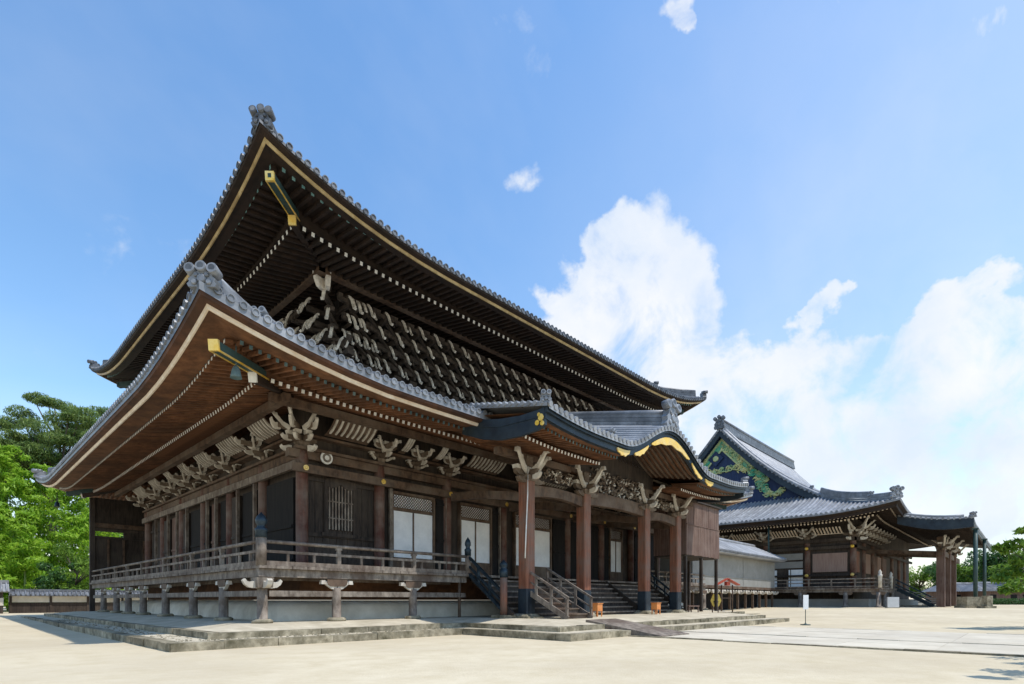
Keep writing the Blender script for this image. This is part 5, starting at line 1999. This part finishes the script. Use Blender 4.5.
def crown(rng, base, h, w, k, n, flatness=.55, lo=.35):
    out = []
    for _ in range(k):
        t = rng.uniform(lo, 1.0)
        rr = w * math.sin(math.pi * min(.95, .25 + .7 * (1 - (t - lo) / (1 - lo)))) * rng.uniform(.3, 1.0)
        a = rng.uniform(0, 6.283)
        s = rng.uniform(.22, .42) * w
        out.append(((base[0] + math.cos(a) * rr, base[1] + math.sin(a) * rr, base[2] + h * t), (s, s, s * flatness), n))
    return out


# bamboo clump and broad trees behind the west wall
specs = [(8, 55, 17, 3.6, 'b'), (40, 57, 15.5, 3.6, 'b'), (72, 56, 14, 3.2, 'b'), (-30, 54, 18, 4, 'b'), (100, 60, 14.5, 3.5, 'b'), (24, 50, 9.5, 2.6, 'b'), (-6, 50, 10.5, 2.8, 'b')]
blabels = ['tall bright bamboo clump at the left edge behind the wall pier', 'feathery bright green bamboo clump behind the middle of the low wall', 'pale green bamboo clump rising just left of the hall corner post',
           'highest bamboo clump, mostly beyond the left edge of the picture', 'bamboo clump half hidden behind the hall far corner', 'low layered bamboo clump with horizontal sprays above the wall coping', 'low bushy bamboo clump above the stubby wall pier']
for i, (px, Y, h, w, kd) in enumerate(specs):
    rng = random.Random(100 + i)
    b = at(px, 612, Y); b.z = gz(b.x, b.y) - .1
    cl = []
    nl = int(h / .62)
    for k in range(nl):
        z = b.z + h * (.12 + .88 * k / nl)
        ww = w * (1.0 - .75 * (k / nl) ** 2.2)
        for q in range(5):
            a = rng.uniform(0, 6.283); rr = ww * rng.uniform(.15, 1.0)
            cl.append(((b.x + math.cos(a) * rr, b.y + math.sin(a) * rr, z - rr * .12), (ww * .36, ww * .36, .30), 62))
    t = tree('bamboo', blabels[i], b, h, cl, 'leaf_bamboo', .10, .30, 200 + i, flat=.6, group='bamboo clumps behind the west wall', droop=.35, asp=.38, cat='bamboo', limbs=False, trunkmat='culm')
# dark shrub right by the corner post
rng = random.Random(5)
for i, (px, Y, h, w) in enumerate(((76, 49, 6.0, 2.2), (60, 48.5, 4.2, 1.6))):
    b = at(px, 612, Y); b.z = gz(b.x, b.y) - .1
    tree('shrub', ('dark rounded evergreen shrub left of the hall corner post', 'smaller evergreen shrub in front of the bamboo behind the coping')[i], b, h, crown(rng, b, h, w, 26, 150, .7, .15), 'leaf_mid' if i == 0 else 'leaf_dark', .1, .16, 30 + i, cat='shrub', group='shrubs behind the west wall')
# tall pines beyond
for i, (px, pads, Y) in enumerate(((52, [(35, 398, 9), (20, 413, 11), (45, 402, 7), (60, 404, 10), (75, 412, 9), (58, 420, 12), (40, 428, 13), (72, 428, 13), (88, 415, 12), (102, 412, 10), (92, 428, 14), (60, 440, 15), (30, 442, 12), (85, 442, 15), (48, 455, 15), (72, 458, 15), (20, 455, 12), (100, 440, 14), (30, 470, 12), (60, 474, 16), (90, 470, 16)], 66),
                                    (-6, [(0, 425, 9), (12, 436, 9), (-8, 440, 12), (4, 452, 11), (-12, 460, 14), (14, 462, 9), (2, 470, 12), (-22, 430, 12)], 64))):
    b = at(px, 610, Y); b.z = gz(b.x, b.y) - .1
    cl = []
    rng = random.Random(70 + i)
    more = [(qx + rng.uniform(-13, 13), qy + rng.uniform(4, 24), r * rng.uniform(.6, 1.0)) for _ in range(2) for (qx, qy, r) in pads if qy > 404]
    for (qx, qy, r) in pads + more:
        c = at(qx, qy, Y + rng.uniform(-4, 4))
        s = r / FPX * Y
        for _ in range(3):
            cl.append(((c.x + rng.uniform(-.5, .5) * s, c.y + rng.uniform(-.5, .5) * s, c.z + rng.uniform(-.2, .2) * s), (s * .95, s * .95, s * .50), 330))
    tp = at(px + 6, 400 if i == 0 else 425, Y)
    tree('pine_tree', ('tall spreading pine with flat needle pads above the bamboo', 'darker pine cut by the left edge of the picture')[i], b, (tp.z - b.z) / .9, cl, 'leaf_pine', .42, .24, 80 + i, lean=(tp.x - b.x, tp.y - b.y), flat=.45, asp=.3, limb_step=4, limb_drop=0.2, group='pines beyond the west wall')
# backing trees so no bare horizon shows on the west
for i, (px, Y, h, w) in enumerate(((-60, 85, 17, 6), (20, 88, 16, 6), (85, 84, 15, 6), (130, 90, 15, 6), (-150, 80, 18, 7))):
    rng = random.Random(140 + i)
    b = at(px, 610, Y); b.z = gz(b.x, b.y) - .1
    tree('broadleaf_tree', ('dark broadleaf tree far behind, outside the left edge', 'dark broadleaf tree behind the pines at the left edge', 'dark broadleaf tree seen between bamboo and hall eave', 'dark broadleaf tree hidden behind the near hall', 'broadleaf tree well outside the left edge')[i], b, h, crown(rng, b, h, w, 30, 160, .7, .2), 'leaf_dark', .4, .42, 150 + i, group='trees behind the bamboo')

# trees and houses beyond the far hall, east
R_T = [(958, 100, 7.5, 3.5, 'leaf_mid'), (945, 130, 10, 4.5, 'leaf_dark'), (1003, 96, 9.2, 5.0, 'leaf_dark'), (984, 120, 8.0, 4.0, 'leaf_mid'), (1030, 90, 9.0, 4.5, 'leaf_mid'), (970, 135, 10.5, 5, 'leaf_dark'), (1060, 110, 11, 6, 'leaf_dark'), (920, 140, 9, 5, 'leaf_mid')]
RL = ['bright rounded tree just right of the far porch columns', 'dark tree behind the far porch columns', 'large round dark-crowned tree behind the right house roof', 'mid green tree between the green steel props and right house', 'mid green tree cut by the right edge behind the leafy branches',
      'dark tall tree directly behind the green steel props', 'dark tree beyond the right edge of the picture', 'green tree showing under the far porch floor']
for i, (px, Y, h, w, mm) in enumerate(R_T):
    rng = random.Random(170 + i)
    b = at(px, 603, Y); b.z = gz(b.x, b.y) - .1
    tree('broadleaf_tree', RL[i], b, h, crown(rng, b, h * .95, w, 30, 150, .7, .25), mm, .35, .40, 180 + i, group='trees beyond the far hall')
for i, (px, Y, w, h) in enumerate(((971, 92, 9.0, 2.6), (1008, 88, 9.5, 2.6))):
    b = at(px, 603, Y); b.z = gz(b.x, b.y) - .1
    t = thing('house', ('low grey-roofed house seen between the green steel props', 'low grey-roofed house with reddish walls under the right-hand trees')[i], 'house', b, 'low houses beyond the courtyard')
    n = Vector((-ux.y, ux.x, 0))
    mb = MB(); cam_plate(mb, b, w * .86, 0, h - .2, 5.0); part('wall', mb, ['plank'], t)
    mb = MB()
    f = lambda k, a, z: b + ux * a + n * k + Vector((0, 0, z))
    rows = [[f(-.6, -w / 2, h - .35), f(-.6, w / 2, h - .35)], [f(2.5, -w / 2 + 1.2, h + 1.0), f(2.5, w / 2 - 1.2, h + 1.0)], [f(5.6, -w / 2, h - .35), f(5.6, w / 2, h - .35)]]
    mb.sheet(rows, 0, False)
    for sx in (-1, 1):
        q = mb.add([f(-.6, sx * w / 2, h - .35), f(5.6, sx * w / 2, h - .35), f(2.5, sx * (w / 2 - 1.2), h + 1.0)]); mb.face((q, q + 1, q + 2))
    mb.tube([f(2.5, -w / 2 + 1.2, h + 1.05), f(2.5, w / 2 - 1.2, h + 1.05)], .18, 8)
    for k in range(28):
        a = -w / 2 + .2 + k * (w - .4) / 27
        aa = max(-w / 2 + 1.2, min(w / 2 - 1.2, a))
        mb.tube([f(-.62, a, h - .33), f(2.5, aa, h + 1.02)], .07, 5)
    part('roof', mb, ['tile2'], t)
    for a in (-.25, .1, .3):
        mb = MB(); cam_plate(mb, b + ux * (a * w) - n * .03, 1.0, .8, 1.7, .03); part('window', mb, ['void'], t)
# clipped hedge along the far edge
mb = MB()
rng = random.Random(9)
for k in range(70):
    c = at(952 + k * 1.3, 601, 84); c.z = gz(c.x, c.y) + .45
    leaves(mb, rng, c, (.5, .5, .55), 70, .14)
solo('hedge', mb, ['leaf_dark'], 'low clipped hedge along the far edge of the sand in front of the houses', 'hedge', at(990, 601, 84))
# leafy tree reaching in from the right edge
rng = random.Random(33)
b = at(1085, 625, 24.0); b.z = gz(b.x, b.y) - .05
cl = []
for (qx, qy, r) in ((1016, 544, 9), (1008, 549, 7), (998, 547, 5), (1024, 530, 6), (1020, 560, 10), (1010, 572, 9), (1000, 578, 8), (1018, 585, 11), (1030, 570, 14), (1040, 545, 16), (1055, 520, 20), (1045, 590, 14), (1070, 545, 24), (1085, 500, 28), (1100, 530, 30), (1110, 480, 28), (1006, 590, 7), (1060, 480, 18)):
    c = at(qx, qy, 24.0 + rng.uniform(-.8, .8))
    s = r / FPX * 24.0
    cl.append((c, (s, s, s * .55), int(60 + 160 * s)))
tree('maple_tree', 'leafy bright green tree reaching in from the right edge of the picture', b, 6.2, cl, 'leaf_mid', .14, .16, 34, flat=.6, asp=.6)
# tree just outside the frame whose shade falls on the sand in the lower right corner
b = at(1330, 690, 10.0); b.z = gz(b.x, b.y) - .05
rng = random.Random(44)
cl = []
for k in range(16):
    c = b + Vector((rng.uniform(-1.6, 1.6), rng.uniform(-1.6, 1.6), rng.uniform(3.2, 6.0)))
    cl.append((c, (.8, .8, .4), 110))
sh = Vector(SUN_TO) / SUN_TO.z
for (qx, qy, r) in ((1012, 672, .42), (1040, 676, .6), (990, 678, .25), (1070, 670, .6), (1028, 664, .3)):
    c = at(qx, qy, 1.30 * FPX / (qy - 600.0)) + sh * (4.6 + r)
    cl.append((c, (r, r, r * .4), 70))
tree('maple_tree', 'tree standing just beyond the right edge that shades the near sand', b, 6.5, cl, 'leaf_mid', .16, .16, 45, flat=.6, asp=.6)
